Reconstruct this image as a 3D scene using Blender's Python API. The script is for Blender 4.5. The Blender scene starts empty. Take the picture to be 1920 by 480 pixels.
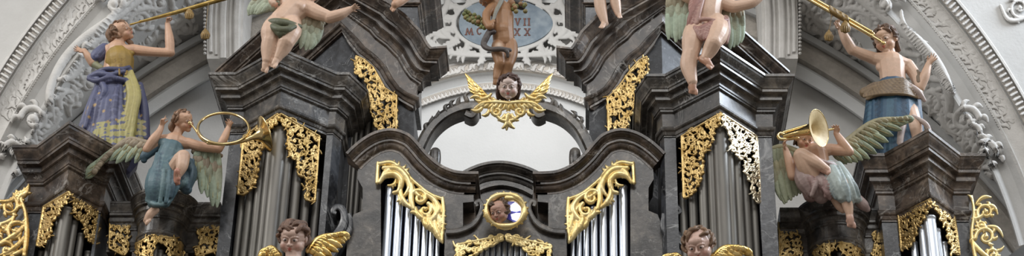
import bpy, math, random
import numpy as np
from mathutils import Vector, Matrix
from mathutils.geometry import tessellate_polygon
random.seed(7)
rng = np.random.default_rng(11)
COL = bpy.context.scene.collection

# ------------------------------------------------------------------ camera model (frame 1920 x 480)
F = 3500.0; PX, PY = 1090.0, 240.0
TH = math.radians(32.0)
CAM = np.array([0.64, -13.4, 1.6])
RT = np.array([1.0, 0, 0]); UP = np.array([0, -math.sin(TH), math.cos(TH)]); FW = np.array([0, math.cos(TH), math.sin(TH)])
S0 = 13.4 / math.cos(TH) / F          # metres per pixel near the facade
def ray(px, py):
    px = np.asarray(px, float); py = np.asarray(py, float)
    return RT * ((px - PX) / F)[..., None] + UP * ((PY - py) / F)[..., None] + FW
def P(px, py, Y=0.0):                 # point of the vertical plane y = Y
    r = ray(px, py); t = (np.asarray(Y, float) - CAM[1]) / r[..., 1]
    return CAM + r * t[..., None]
def PZ(px, py, Z):                    # point of the horizontal plane z = Z
    r = ray(px, py); t = (Z - CAM[2]) / r[..., 2]
    return CAM + r * t[..., None]
def PPL(O, N):                        # locator on the plane through O with normal N
    O = np.array(O, float); N = np.array(N, float); N /= np.linalg.norm(N)
    def loc(px, py):
        r = ray(px, py); t = ((O - CAM) @ N) / (r @ N)
        return CAM + r * t[..., None]
    return loc, N

# ------------------------------------------------------------------ objects
def base_obj(name, mesh, parent=None):
    o = bpy.data.objects.new(name, mesh); COL.objects.link(o)
    if parent is not None: o.parent = parent
    return o
def wloc(o):
    v = np.zeros(3)
    while o is not None: v = v + np.array(o.location); o = o.parent
    return v
def mk(name, V, Fc, mat, parent=None, smooth=False, cols=None, org=None):
    """mesh object from world-space verts; V (n,3), Fc list of faces or (m,4) array"""
    V = np.asarray(V, float)
    if parent is not None: off = wloc(parent)
    else: off = np.array(org if org is not None else [V[:,0].mean(), V[:,1].mean(), V[:,2].min()])
    me = bpy.data.meshes.new(name)
    me.from_pydata((V - off).tolist(), [], [list(map(int, f)) for f in Fc])
    me.update()
    if smooth: me.shade_smooth() if hasattr(me, 'shade_smooth') else None
    for m in (mat if isinstance(mat, (list, tuple)) else [mat]): me.materials.append(m)
    if cols is not None:
        a = me.color_attributes.new('Col', 'FLOAT_COLOR', 'POINT')
        c = np.ones((len(V), 4)); c[:, :3] = cols; a.data.foreach_set('color', c.ravel())
    o = base_obj(name, me, parent)
    if parent is None: o.location = off
    return o
def tag(o, label=None, cat=None, group=None, kind=None):
    if label: o['label'] = label
    if cat: o['category'] = cat
    if group: o['group'] = group
    if kind: o['kind'] = kind
    return o
def thing(name, loc, label, cat, group=None):
    o = bpy.data.objects.new(name, None); COL.objects.link(o)
    o.location = [float(v) for v in loc]; o.empty_display_size = .1
    return tag(o, label, cat, group)

class MB:
    def __init__(s): s.V = []; s.F = []; s.C = []; s.n = 0
    def add(s, V, F, c=None):
        V = np.asarray(V, float)
        s.V.append(V); s.F += [[i + s.n for i in f] for f in F]; s.n += len(V)
        s.C.append(np.tile(np.array(c if c is not None else (1, 1, 1), float), (len(V), 1)))
        return s
    def verts(s): return np.vstack(s.V)
    def build(s, name, mat, parent=None, smooth=False, col=False, org=None):
        return mk(name, s.verts(), s.F, mat, parent, smooth, np.vstack(s.C) if col else None, org)

def prism(poly, axis_vec, mb=None, c=None):
    """closed solid: planar polygon (n,3) extruded by axis_vec"""
    A = np.asarray(poly, float); n = len(A); B = A + np.asarray(axis_vec, float)
    tri = tessellate_polygon([[Vector(p) for p in A]])
    Fc = [list(t) for t in tri] + [[i + n for i in t[::-1]] for t in tri]
    Fc += [[i, (i + 1) % n, n + (i + 1) % n, n + i] for i in range(n)]
    mb = mb or MB(); mb.add(np.vstack([A, B]), Fc, c); return mb
def box(a, b, mb=None):
    a = np.minimum(a, b); b = np.maximum(np.array(a), b)
    p = [(a[0], a[1], a[2]), (b[0], a[1], a[2]), (b[0], b[1], a[2]), (a[0], b[1], a[2])]
    return prism(p, (0, 0, b[2] - a[2]), mb)

def crs(pts, n):
    """Catmull-Rom resample; pts (k,d) -> (n,d)"""
    p = np.asarray(pts, float); k = len(p)
    if k == 1: return np.repeat(p, n, 0)
    q = np.vstack([2 * p[0] - p[1], p, 2 * p[-1] - p[-2]])
    out = []
    for t in np.linspace(0, k - 1, n):
        i = min(int(t), k - 2); u = t - i
        a, b, c, d = q[i], q[i + 1], q[i + 2], q[i + 3]
        out.append(.5 * (2 * b + (c - a) * u + (2 * a - 5 * b + 4 * c - d) * u * u + (3 * b - a - 3 * c + d) * u ** 3))
    return np.array(out)

def tube(mb, pts, rad, n=None, seg=10, flat=None, c=None, caps=True, straight=False):
    """swept rounded tube. pts world (k,3); rad scalar or list; flat=(normal, factor) squashes along normal"""
    pts = np.asarray(pts, float); k = len(pts)
    rad = np.full(k, rad, float) if np.isscalar(rad) else np.asarray(rad, float)
    if n is None: n = k if straight else max(2, (k - 1) * 5 + 1)
    R = crs(np.column_stack([pts, rad]), n) if not straight else np.column_stack([pts, rad])
    Q, r = R[:, :3], np.maximum(R[:, 3], 1e-4)
    T = np.gradient(Q, axis=0) if len(Q) > 1 else np.array([[0, 0, 1.]])
    T /= np.linalg.norm(T, axis=1)[:, None] + 1e-9
    ref = np.array([0, 0, 1.]) if abs(T[0][2]) < .9 else np.array([1., 0, 0])
    a = np.cross(T[0], ref); a /= np.linalg.norm(a)
    rings = []; rr = []
    def frame(t, a):
        a = a - t * (a @ t); a /= np.linalg.norm(a) + 1e-9
        return a, np.cross(t, a)
    seq = []
    if caps:
        for ph in (75, 50, 25): seq.append((0, -math.sin(math.radians(ph)), math.cos(math.radians(ph))))
    seq += [(i, 0, 1) for i in range(len(Q))]
    if caps:
        for ph in (25, 50, 75): seq.append((len(Q) - 1, math.sin(math.radians(ph)), math.cos(math.radians(ph))))
    for i, o, f in seq:
        t = T[i]; a, b = frame(t, a)
        cc = Q[i] + t * o * r[i]
        an = np.arange(seg) / seg * 2 * math.pi
        off = (np.cos(an)[:, None] * a + np.sin(an)[:, None] * b) * r[i] * f
        if flat is not None:
            nn = np.asarray(flat[0], float); nn = nn / np.linalg.norm(nn)
            off = off - (off @ nn)[:, None] * nn * (1 - flat[1])
        rings.append(cc + off)
    V = np.vstack(rings); m = len(rings)
    Fc = [[i * seg + j, i * seg + (j + 1) % seg, (i + 1) * seg + (j + 1) % seg, (i + 1) * seg + j] for i in range(m - 1) for j in range(seg)]
    Fc += [list(range(seg))[::-1], [(m - 1) * seg + j for j in range(seg)]]
    mb.add(V, Fc, c); return mb

def ell(mb, C, r, basis=None, c=None, nu=14, nv=9):
    C = np.asarray(C, float); r = np.full(3, r, float) if np.isscalar(r) else np.asarray(r, float)
    B = np.eye(3) if basis is None else np.asarray(basis, float)
    V = [C + B[2] * r[2]]; Fc = []
    for i in range(1, nv):
        ph = math.pi * i / nv
        for j in range(nu):
            th = 2 * math.pi * j / nu
            V.append(C + B[0] * r[0] * math.sin(ph) * math.cos(th) + B[1] * r[1] * math.sin(ph) * math.sin(th) + B[2] * r[2] * math.cos(ph))
    V.append(C - B[2] * r[2]); L = len(V) - 1
    for j in range(nu):
        Fc.append([0, 1 + j, 1 + (j + 1) % nu]); Fc.append([L, 1 + (nv - 2) * nu + (j + 1) % nu, 1 + (nv - 2) * nu + j])
    for i in range(nv - 2):
        for j in range(nu):
            a = 1 + i * nu; b = a + nu
            Fc.append([a + j, b + j, b + (j + 1) % nu, a + (j + 1) % nu])
    mb.add(V, Fc, c); return mb

def remesh(mb, name, mat, parent, vox=.006, smooth=2, paint=None, base=(1, 1, 1), fold=None):
    """fuse the closed pieces of mb into one continuous skin; paint: [(centre, radius, colour, softness)]"""
    V = mb.verts()
    me = bpy.data.meshes.new('tmp'); me.from_pydata(V.tolist(), [], mb.F); me.update()
    o = bpy.data.objects.new('tmp', me); COL.objects.link(o)
    m = o.modifiers.new('r', 'REMESH'); m.mode = 'VOXEL'; m.voxel_size = vox; m.use_smooth_shade = True
    if smooth:
        s = o.modifiers.new('s', 'SMOOTH'); s.iterations = smooth; s.factor = .5
    dg = bpy.context.evaluated_depsgraph_get(); dg.update()
    nm = bpy.data.meshes.new_from_object(o.evaluated_get(dg))
    bpy.data.objects.remove(o); bpy.data.meshes.remove(me)
    n = len(nm.vertices); W = np.empty(n * 3); nm.vertices.foreach_get('co', W); W = W.reshape(-1, 3)
    cols = np.tile(np.array(base, float), (n, 1))
    # nearest-piece colours
    pc = np.vstack(mb.C)
    if not np.allclose(pc, 1):
        from mathutils.kdtree import KDTree
        kd = KDTree(len(V))
        for i, v in enumerate(V): kd.insert(v, i)
        kd.balance()
        for i in range(n):
            cols[i] = pc[kd.find(W[i])[1]]
    for (C, r, c, so) in (paint or []):
        d = np.linalg.norm(W - np.asarray(C, float), axis=1)
        w = np.clip((r - d) / max(r * so, 1e-5), 0, 1)[:, None]
        cols = cols * (1 - w) + np.array(c) * w
    off = wloc(parent) if parent is not None else np.array([W[:,0].mean(), W[:,1].mean(), W[:,2].min()])
    nm.vertices.foreach_set('co', (W - off).ravel())
    a = nm.color_attributes.new('Col', 'FLOAT_COLOR', 'POINT')
    c4 = np.ones((n, 4)); c4[:, :3] = cols; a.data.foreach_set('color', c4.ravel())
    nm.name = name; nm.materials.clear(); nm.materials.append(mat); nm.update()
    ob = base_obj(name, nm, parent)
    if parent is None: ob.location = off
    return ob

# ------------------------------------------------------------------ moulding sweep
def sweep(path, prof, closed_ends=True, mb=None):
    """path: world points, left to right as seen from the nave; prof: [(outward, up)] ; mitred in plan, square to the slope"""
    Q = np.asarray(path, float); n = len(Q)
    segs = []
    for i in range(n - 1):
        d = Q[i + 1] - Q[i]; L = np.linalg.norm(d); d = d / L
        h = math.hypot(d[0], d[1])
        o = np.array([d[1], -d[0], 0]) / h
        u = np.cross(o, d); u = u if u[2] > 0 else -u
        segs.append((d, o, u))
    V = []
    for i in range(n):
        if i == 0: o, u = segs[0][1], segs[0][2]
        elif i == n - 1: o, u = segs[-1][1], segs[-1][2]
        else:
            (d1, o1, u1), (d2, o2, u2) = segs[i - 1], segs[i]
            o = (o1 + o2) / max(.35, 1 + o1 @ o2)
            if abs(o1 @ o2) > .98:
                u = (u1 + u2); u /= np.linalg.norm(u); u = u / max(.5, u @ u1)
            else:
                u = np.array([0, 0, 1.])
        for (a, b) in prof: V.append(Q[i] + o * a + u * b)
    m = len(prof)
    Fc = [[i * m + j, (i + 1) * m + j, (i + 1) * m + j + 1, i * m + j + 1] for i in range(n - 1) for j in range(m - 1)]
    Fc += [[i * m, i * m + m - 1, (i + 1) * m + m - 1, (i + 1) * m] for i in range(n - 1)]
    if closed_ends:
        for k, fl in ((0, False), ((n - 1) * m, True)):
            tri = tessellate_polygon([[Vector((a, b, 0)) for (a, b) in prof]])
            Fc += [[k + t for t in (tr if not fl else tr[::-1])] for tr in tri]
    mb = mb or MB(); mb.add(V, Fc); return mb
def offs(path, a, b):
    """the same path at one profile station"""
    t = sweep(path, [(a, b), (a - .01, b), (a, b - .01)], closed_ends=False)
    return t.verts()[::3]

def rounds(o0, z0, o1, z1, kind, k=5):
    """quarter / ogee transitions for profiles"""
    out = []
    for i in range(k + 1):
        t = i / k
        if kind == 'cove': a, b = 1 - math.cos(t * math.pi / 2), math.sin(t * math.pi / 2)
        elif kind == 'ovolo': a, b = math.sin(t * math.pi / 2), 1 - math.cos(t * math.pi / 2)
        else: a, b = .5 - .5 * math.cos(t * math.pi), t
        out.append((o0 + (o1 - o0) * a, z0 + (z1 - z0) * b))
    return out
def entab(w, h):
    """big entablature profile hanging down from its outer top edge; w overhang, h height"""
    p = [(0, 0), (0, -.05)]
    p += [(-.04, -.055)] + rounds(-.05, -.06, -.26, -.22, 'ogee') + [(-.30, -.225), (-.30, -.275), (-.52, -.285)]
    p += [(-.52, -.38), (-.56, -.385)] + rounds(-.56, -.39, -.76, -.50, 'ovolo') + [(-.80, -.505), (-.80, -.54), (-.90, -.56)]
    p += [(-.92, -.80), (-.84, -.82)] + rounds(-.82, -.83, -.90, -.89, 'cove', 3) + [(-.93, -.90), (-.96, -.95), (-1.0, -.955), (-1.0, -1.0)]
    return [(a * w, b * h) for a, b in p] + [(-w - .05, -h), (-w - .05, 0)]

# ------------------------------------------------------------------ carved relief from strokes (distance field, lens-shaped solid)
def inside(poly, X, Y):
    poly = np.asarray(poly, float); r = np.zeros(X.shape, bool); j = len(poly) - 1
    for i in range(len(poly)):
        xi, yi = poly[i]; xj, yj = poly[j]
        c = ((yi > Y) != (yj > Y)) & (X < (xj - xi) * (Y - yi) / (yj - yi + 1e-12) + xi)
        r ^= c; j = i
    return r
def hmap(strokes, x0, y0, nx, ny, cell):
    """strokes: [(pts(k,2) px, radii)] -> height (px)"""
    H = np.zeros((ny, nx))
    for pts, rad in strokes:
        pts = np.asarray(pts, float)
        rad = np.full(len(pts), rad, float) if np.isscalar(rad) else np.asarray(rad, float)
        for i in range(len(pts) - 1):
            a, b, ra, rb = pts[i], pts[i + 1], rad[i], rad[i + 1]
            R = max(ra, rb) + cell
            i0 = max(0, int((min(a[0], b[0]) - R - x0) / cell)); i1 = min(nx, int((max(a[0], b[0]) + R - x0) / cell) + 2)
            j0 = max(0, int((min(a[1], b[1]) - R - y0) / cell)); j1 = min(ny, int((max(a[1], b[1]) + R - y0) / cell) + 2)
            if i1 <= i0 or j1 <= j0: continue
            X, Yy = np.meshgrid(x0 + np.arange(i0, i1) * cell, y0 + np.arange(j0, j1) * cell)
            d = b - a; L = d @ d + 1e-9
            t = np.clip(((X - a[0]) * d[0] + (Yy - a[1]) * d[1]) / L, 0, 1)
            D2 = (X - a[0] - t * d[0]) ** 2 + (Yy - a[1] - t * d[1]) ** 2
            rr = ra + (rb - ra) * t
            h = np.sqrt(np.maximum(0, rr * rr - D2))
            H[j0:j1, i0:i1] = np.maximum(H[j0:j1, i0:i1], h)
    return H
def carve(name, strokes, loc, N, mat, parent=None, cell=.8, depth=1.0, clip=None, back=.5, base=0.0, cols=None, noise=0.0, org=None, fill=None):
    pts = np.vstack([np.asarray(s[0], float) for s in strokes] + ([np.asarray(fill[0], float)] if fill else []))
    rm = max(np.max(s[1]) for s in strokes) if strokes else 2
    x0, y0 = pts.min(0) - rm - 2; x1, y1 = pts.max(0) + rm + 2
    if clip is not None:
        c = np.asarray(clip, float); x0, y0 = np.maximum((x0, y0), c.min(0) - 1); x1, y1 = np.minimum((x1, y1), c.max(0) + 1)
    nx = int((x1 - x0) / cell) + 2; ny = int((y1 - y0) / cell) + 2
    H = hmap(strokes, x0, y0, nx, ny, cell)
    X, Yy = np.meshgrid(x0 + np.arange(nx) * cell, y0 + np.arange(ny) * cell)
    if fill: H = np.maximum(H, inside(fill[0], X, Yy) * fill[1])
    if clip is not None: H *= inside(clip, X, Yy)
    solid = H > 0
    cellm = solid[:-1, :-1] | solid[1:, :-1] | solid[:-1, 1:] | solid[1:, 1:]
    full = (solid[:-1, :-1].astype(int) + solid[1:, :-1] + solid[:-1, 1:] + solid[1:, 1:]) >= 2
    cellm = full
    used = np.zeros((ny, nx), bool)
    used[:-1, :-1] |= cellm; used[1:, :-1] |= cellm; used[:-1, 1:] |= cellm; used[1:, 1:] |= cellm
    inn = np.zeros((ny, nx), bool)      # vertices fully surrounded
    inn[1:-1, 1:-1] = cellm[:-1, :-1] & cellm[1:, :-1] & cellm[:-1, 1:] & cellm[1:, 1:]
    Hn = H + (noise * rng.random(H.shape) * (H > 0) if noise else 0)
    W0 = loc(X, Yy)
    if N is None:
        gx = loc(X + .5, Yy) - loc(X - .5, Yy); gy = loc(X, Yy + .5) - loc(X, Yy - .5); N = np.cross(gx, gy); N /= np.linalg.norm(N, axis=2)[..., None] + 1e-9
        N = N * np.sign((N * (CAM - W0)).sum(2))[..., None]
    else: N = np.asarray(N, float) / np.linalg.norm(N)
    top = W0 + N * ((np.where(inn, Hn * depth + base, base * .5)) * S0)[..., None]
    bot = W0 - N * (np.where(inn, H * depth * back, 0) * S0)[..., None]
    it = -np.ones((ny, nx), int); it[used] = np.arange(used.sum()); nt = used.sum()
    ib = it.copy(); bi = used & inn; ib[bi] = nt + np.arange(bi.sum())
    V = np.vstack([top[used], bot[bi]])
    js, is_ = np.nonzero(cellm)
    Ft = np.column_stack([it[js, is_], it[js + 1, is_], it[js + 1, is_ + 1], it[js, is_ + 1]])
    Fb = np.column_stack([ib[js, is_], ib[js, is_ + 1], ib[js + 1, is_ + 1], ib[js + 1, is_]])
    dup = (Ft[:, 0] == Fb[:, 0]) & (Ft[:, 1] == Fb[:, 3]) & (Ft[:, 2] == Fb[:, 2]) & (Ft[:, 3] == Fb[:, 1])
    Fq = np.vstack([Ft, Fb[~dup]])
    off = wloc(parent) if parent is not None else np.array(org if org is not None else [V[:,0].mean(), V[:,1].mean(), V[:,2].min()])
    me = bpy.data.meshes.new(name); V = V - off
    me.vertices.add(len(V)); me.vertices.foreach_set('co', V.ravel())
    me.loops.add(Fq.size); me.loops.foreach_set('vertex_index', Fq.ravel().astype(np.int32))
    me.polygons.add(len(Fq)); me.polygons.foreach_set('loop_start', (np.arange(len(Fq)) * 4).astype(np.int32))
    me.polygons.foreach_set('loop_total', np.full(len(Fq), 4, np.int32))
    me.update(calc_edges=True); me.validate()
    me.polygons.foreach_set('use_smooth', np.ones(len(me.polygons), bool))
    me.materials.append(mat)
    o = base_obj(name, me, parent)
    if parent is None: o.location = off
    return o

def spiral(cx, cy, r, a0, turns=1.3, hand=1, w0=2.0, w1=1.2, n=16, tail=None):
    """C-scroll starting on its rim at angle a0 and curling in; tail = extra leading point"""
    pts = []; rad = []
    for i in range(n):
        t = i / (n - 1); a = a0 + hand * t * turns * 2 * math.pi; rr = r * (1 - .78 * t ** .8)
        pts.append((cx + rr * math.cos(a), cy + rr * math.sin(a))); rad.append(w0 + (w1 - w0) * t)
    rad[-1] = w0 * 1.1
    if tail is not None: pts.insert(0, tail); rad.insert(0, w1)
    return (np.array(pts), np.array(rad))
def leaf(p0, p1, bend, w, n=9, w0=.3):
    """acanthus lobe: tapering stroke bending sideways"""
    p0 = np.array(p0, float); p1 = np.array(p1, float); d = p1 - p0; nn = np.array([-d[1], d[0]])
    t = np.linspace(0, 1, n)
    pts = p0 + d * t[:, None] + nn * (bend * 4 * t * (1 - t))[:, None]
    rad = w * (w0 + (1 - w0) * np.sin(np.pi * np.clip(t * .9 + .08, 0, 1)))
    return (pts, np.maximum(rad, .5))
def st(pts, rad, n=None):
    pts = np.asarray(pts, float); k = len(pts)
    rad = np.full(k, rad, float) if np.isscalar(rad) else np.asarray(rad, float)
    R = crs(np.column_stack([pts, rad]), n or (k - 1) * 5 + 1)
    return (R[:, :2], np.maximum(R[:, 2], .4))
def fret(poly, frame_edges, sp=13, w=1.7, seed=1, fw=2.2, rim=()):
    """fill a polygon (px) with packed C-scrolls; frame_edges: index pairs given a straight border"""
    r = random.Random(seed); poly = np.asarray(poly, float)
    x0, y0 = poly.min(0); x1, y1 = poly.max(0); S = []; C = []
    k = 0
    while k < 1500:
        k += 1
        x, y = r.uniform(x0, x1), r.uniform(y0, y1)
        if not inside(poly, np.array([[x]]), np.array([[y]]))[0, 0]: continue
        if any((x - a) ** 2 + (y - b) ** 2 < (sp * .72) ** 2 for a, b in C): continue
        C.append((x, y))
    for (x, y) in C:
        a = r.uniform(0, 6.28); hd = r.choice((-1, 1)); rr = sp * r.uniform(.42, .56)
        S.append(spiral(x, y, rr, a, r.uniform(.95, 1.35), hd, w, w * .8, 14, tail=(x + rr * 1.9 * math.cos(a - hd * .9), y + rr * 1.9 * math.sin(a - hd * .9))))
    for i, (x, y) in enumerate(C):
        near = sorted(C, key=lambda q: (q[0] - x) ** 2 + (q[1] - y) ** 2)[1:3]
        for q in near[:1]: S.append(leaf((x, y), q, r.uniform(-.3, .3), w * .9))
    n = len(poly)
    for i in range(n):
        a, b = poly[i], poly[(i + 1) % n]
        if i in frame_edges: S.append((np.array([a, b]), np.array([fw, fw])))
        else:
            L = np.linalg.norm(b - a); m = max(1, int(L / 9))
            for q in range(m):           # lobed free edge
                p = a + (b - a) * (q + .1) / m; p2 = a + (b - a) * (q + .95) / m
                S.append(leaf(p, p2, .28 * (1 if r.random() < .8 else -1), w * 1.5))
    return S
# ------------------------------------------------------------------ materials (all procedural)
def nmat(name):
    m = bpy.data.materials.new(name); m.use_nodes = True; nt = m.node_tree
    b = nt.nodes['Principled BSDF']; return m, nt, b
def N_(nt, t, **k):
    n = nt.nodes.new(t)
    for a, v in k.items():
        if a.startswith('i_'): n.inputs[a[2:].replace('_', ' ')].default_value = v
        else: setattr(n, a, v)
    return n
def ramp(nt, src, stops):
    r = nt.nodes.new('ShaderNodeValToRGB'); e = r.color_ramp.elements
    while len(e) < len(stops): e.new(.5)
    for q, (p, c) in zip(e, stops): q.position = p; q.color = (*c, 1) if len(c) == 3 else c
    nt.links.new(src, r.inputs[0]); return r
def coords(nt, scale=(1, 1, 1)):
    g = nt.nodes.new('ShaderNodeNewGeometry'); mp = nt.nodes.new('ShaderNodeMapping'); mp.inputs['Scale'].default_value = scale
    nt.links.new(g.outputs['Position'], mp.inputs[0]); return mp.outputs[0]
def marble(name, stops, vein=(.42, .40, .38), vamt=.6, rough=.3, scale=2.2, vscale=1.3, seed=0.0):
    m, nt, b = nmat(name); L = nt.links.new
    co = coords(nt); ad = N_(nt, 'ShaderNodeVectorMath', operation='ADD'); ad.inputs[1].default_value = (seed, seed * .7, seed * 1.3); L(co, ad.inputs[0]); co = ad.outputs[0]
    n1 = N_(nt, 'ShaderNodeTexNoise', i_Scale=scale, i_Detail=9.0, i_Roughness=.62, i_Distortion=.9); L(co, n1.inputs['Vector'])
    r1 = ramp(nt, n1.outputs[0], stops)
    n2 = N_(nt, 'ShaderNodeTexNoise', i_Scale=vscale, i_Detail=5.0, i_Roughness=.55, i_Distortion=1.4); L(co, n2.inputs['Vector'])
    v = ramp(nt, n2.outputs[0], [(0, (0, 0, 0)), (.485, (0, 0, 0)), (.5, (1, 1, 1)), (.512, (0, 0, 0)), (1, (0, 0, 0))])
    n3 = N_(nt, 'ShaderNodeTexNoise', i_Scale=3.1, i_Detail=3.0); L(co, n3.inputs['Vector'])
    g = ramp(nt, n3.outputs[0], [(.45, (0, 0, 0)), (.62, (1, 1, 1))])
    mu = N_(nt, 'ShaderNodeMath', operation='MULTIPLY'); L(v.outputs[0], mu.inputs[0]); L(g.outputs[0], mu.inputs[1])
    m2 = N_(nt, 'ShaderNodeMath', operation='MULTIPLY'); L(mu.outputs[0], m2.inputs[0]); m2.inputs[1].default_value = vamt
    n4 = N_(nt, 'ShaderNodeTexNoise', i_Scale=28.0, i_Detail=4.0, i_Roughness=.7); L(co, n4.inputs['Vector'])
    s = ramp(nt, n4.outputs[0], [(.60, (0, 0, 0)), (.70, (.5, .5, .5))])
    mx = N_(nt, 'ShaderNodeMath', operation='MAXIMUM'); L(m2.outputs[0], mx.inputs[0]); 
    s2 = N_(nt, 'ShaderNodeMath', operation='MULTIPLY'); L(s.outputs[0], s2.inputs[0]); s2.inputs[1].default_value = vamt; L(s2.outputs[0], mx.inputs[1])
    n5 = N_(nt, 'ShaderNodeTexNoise', i_Scale=scale * 4.2, i_Detail=6.0, i_Roughness=.7, i_Distortion=.6); L(co, n5.inputs['Vector'])
    r5 = ramp(nt, n5.outputs[0], [(.34, (.30, .28, .27)), (.50, (.95, .95, .95)), (.68, (1.9, 1.85, 1.75))])
    mu5 = N_(nt, 'ShaderNodeMixRGB', blend_type='MULTIPLY'); mu5.inputs[0].default_value = 1; L(r1.outputs[0], mu5.inputs[1]); L(r5.outputs[0], mu5.inputs[2]); r1 = mu5
    n6 = N_(nt, 'ShaderNodeTexNoise', i_Scale=vscale * 2.6, i_Detail=4.0, i_Roughness=.5, i_Distortion=1.8); L(co, n6.inputs['Vector'])
    v6 = ramp(nt, n6.outputs[0], [(0, (0, 0, 0)), (.492, (0, 0, 0)), (.5, (.5, .5, .5)), (.508, (0, 0, 0)), (1, (0, 0, 0))])
    mx6 = N_(nt, 'ShaderNodeMath', operation='MAXIMUM'); g6 = N_(nt, 'ShaderNodeMath', operation='MULTIPLY'); L(v6.outputs[0], g6.inputs[0]); L(g.outputs[0], g6.inputs[1]); L(g6.outputs[0], mx6.inputs[0]); L(mx.outputs[0], mx6.inputs[1]); mx = mx6
    mi = N_(nt, 'ShaderNodeMixRGB'); L(mx.outputs[0], mi.inputs[0]); L(r1.outputs[0], mi.inputs[1]); mi.inputs[2].default_value = (*vein, 1)
    L(mi.outputs[0], b.inputs['Base Color']); b.inputs['Roughness'].default_value = rough
    bp = N_(nt, 'ShaderNodeBump', i_Strength=.12, i_Distance=.01); L(n4.outputs[0], bp.inputs['Height']); L(bp.outputs[0], b.inputs['Normal'])
    return m
def colmat(name, rough=.55, metal=0.0, bump=.25, bscale=60, mott=.18, spec=.5, aged=None):
    """uses the carved piece's own paint colours (attribute Col)"""
    m, nt, b = nmat(name); L = nt.links.new
    a = N_(nt, 'ShaderNodeVertexColor', layer_name='Col')
    co = coords(nt); n = N_(nt, 'ShaderNodeTexNoise', i_Scale=22.0, i_Detail=5.0, i_Roughness=.65); L(co, n.inputs['Vector'])
    r = ramp(nt, n.outputs[0], [(.3, (1 - mott,) * 3), (.7, (1 + mott * .5,) * 3)])
    mi = N_(nt, 'ShaderNodeMixRGB', blend_type='MULTIPLY'); mi.inputs[0].default_value = 1; L(a.outputs[0], mi.inputs[1]); L(r.outputs[0], mi.inputs[2])
    L(mi.outputs[0], b.inputs['Base Color']); b.inputs['Roughness'].default_value = rough; b.inputs['Metallic'].default_value = metal
    n2 = N_(nt, 'ShaderNodeTexNoise', i_Scale=bscale, i_Detail=3.0); L(co, n2.inputs['Vector'])
    bp = N_(nt, 'ShaderNodeBump', i_Strength=bump, i_Distance=.01); L(n2.outputs[0], bp.inputs['Height']); L(bp.outputs[0], b.inputs['Normal'])
    return m
def metal(name, c1, c2, rough=.3, scale=14, bump=.3, bs=40, metallic=1.0, stretch=(1, 1, 1)):
    m, nt, b = nmat(name); L = nt.links.new
    co = coords(nt, stretch); n = N_(nt, 'ShaderNodeTexNoise', i_Scale=scale, i_Detail=5.0, i_Roughness=.6); L(co, n.inputs['Vector'])
    r = ramp(nt, n.outputs[0], [(.35, c1), (.65, c2)]); L(r.outputs[0], b.inputs['Base Color'])
    b.inputs['Metallic'].default_value = metallic; b.inputs['Roughness'].default_value = rough
    n2 = N_(nt, 'ShaderNodeTexNoise', i_Scale=bs, i_Detail=3.0); L(co, n2.inputs['Vector'])
    bp = N_(nt, 'ShaderNodeBump', i_Strength=bump, i_Distance=.008); L(n2.outputs[0], bp.inputs['Height']); L(bp.outputs[0], b.inputs['Normal'])
    return m
def plaster(name, c1, c2, rough=.85, scale=1.2, bump=.3, bs=35):
    return metal(name, c1, c2, rough, scale, bump, bs, 0.0)

M = {}
M['brown'] = marble('brown_marble', [(.30, (.016, .011, .009)), (.45, (.060, .044, .034)), (.58, (.130, .100, .078)), (.75, (.24, .20, .165))], rough=.30, seed=1.7, vein=(.55, .52, .48))
M['grey'] = marble('grey_marble', [(.30, (.018, .017, .016)), (.45, (.060, .054, .049)), (.60, (.125, .112, .098)), (.78, (.23, .21, .185))], rough=.28, seed=5.2, vein=(.5, .49, .47))
M['blue'] = marble('blue_black_marble', [(.30, (.012, .013, .016)), (.48, (.034, .037, .044)), (.62, (.072, .078, .090)), (.80, (.15, .155, .16))], rough=.28, seed=9.1, vein=(.42, .43, .44))
M['lit_gold'] = metal('lit_gilding', (.80, .68, .46), (1.0, .92, .72), .30, 14, .5, 45, .9)  # lit copy of the gilding: window sheen on the right face put into colour
M['bell_inside'] = plaster('pale_gilt_bell_inside', (.62, .47, .24), (.74, .58, .32), .5, 12)
M['acorn'] = plaster('brown_gilt_tassel', (.16, .10, .03), (.32, .20, .06), .45, 30)
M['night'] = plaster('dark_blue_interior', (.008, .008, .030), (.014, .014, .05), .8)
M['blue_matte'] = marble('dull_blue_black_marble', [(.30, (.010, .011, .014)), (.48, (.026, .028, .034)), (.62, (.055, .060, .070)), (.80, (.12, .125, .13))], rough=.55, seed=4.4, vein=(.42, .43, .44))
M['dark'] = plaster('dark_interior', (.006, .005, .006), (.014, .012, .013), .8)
M['gold'] = metal('gilding', (.46, .30, .10), (.80, .59, .27), .40, 16, .5, 55, .85)
M['gold_bright'] = metal('bright_gilding', (.86, .64, .25), (1.0, .84, .46), .40, 12, .3, 40, .7)
M['gold_dull'] = metal('dull_gilding', (.38, .23, .06), (.72, .50, .18), .40, 22, .6, 60)
M['brass'] = metal('polished_brass', (.72, .52, .22), (.85, .66, .34), .18, 9, .05, 30)
M['brass_old'] = metal('aged_brass', (.40, .27, .08), (.60, .43, .16), .34, 12, .2, 30)
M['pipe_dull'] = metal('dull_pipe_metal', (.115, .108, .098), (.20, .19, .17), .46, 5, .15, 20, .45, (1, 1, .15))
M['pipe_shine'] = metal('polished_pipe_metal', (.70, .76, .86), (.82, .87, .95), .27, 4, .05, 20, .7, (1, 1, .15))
M['white'] = plaster('white_wall_plaster', (.60, .61, .61), (.66, .67, .67))
M['vault'] = plaster('grey_white_plaster', (.50, .495, .48), (.58, .575, .56), scale=1.5, bump=.35)
M['stucco'] = plaster('pale_stucco', (.58, .565, .54), (.68, .665, .64), scale=6, bump=.6, bs=50)
M['band'] = plaster('warm_stucco_band', (.44, .41, .37), (.56, .52, .47), scale=14, bump=1.0, bs=45)
M['paint'] = colmat('painted_wood', .5)
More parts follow.
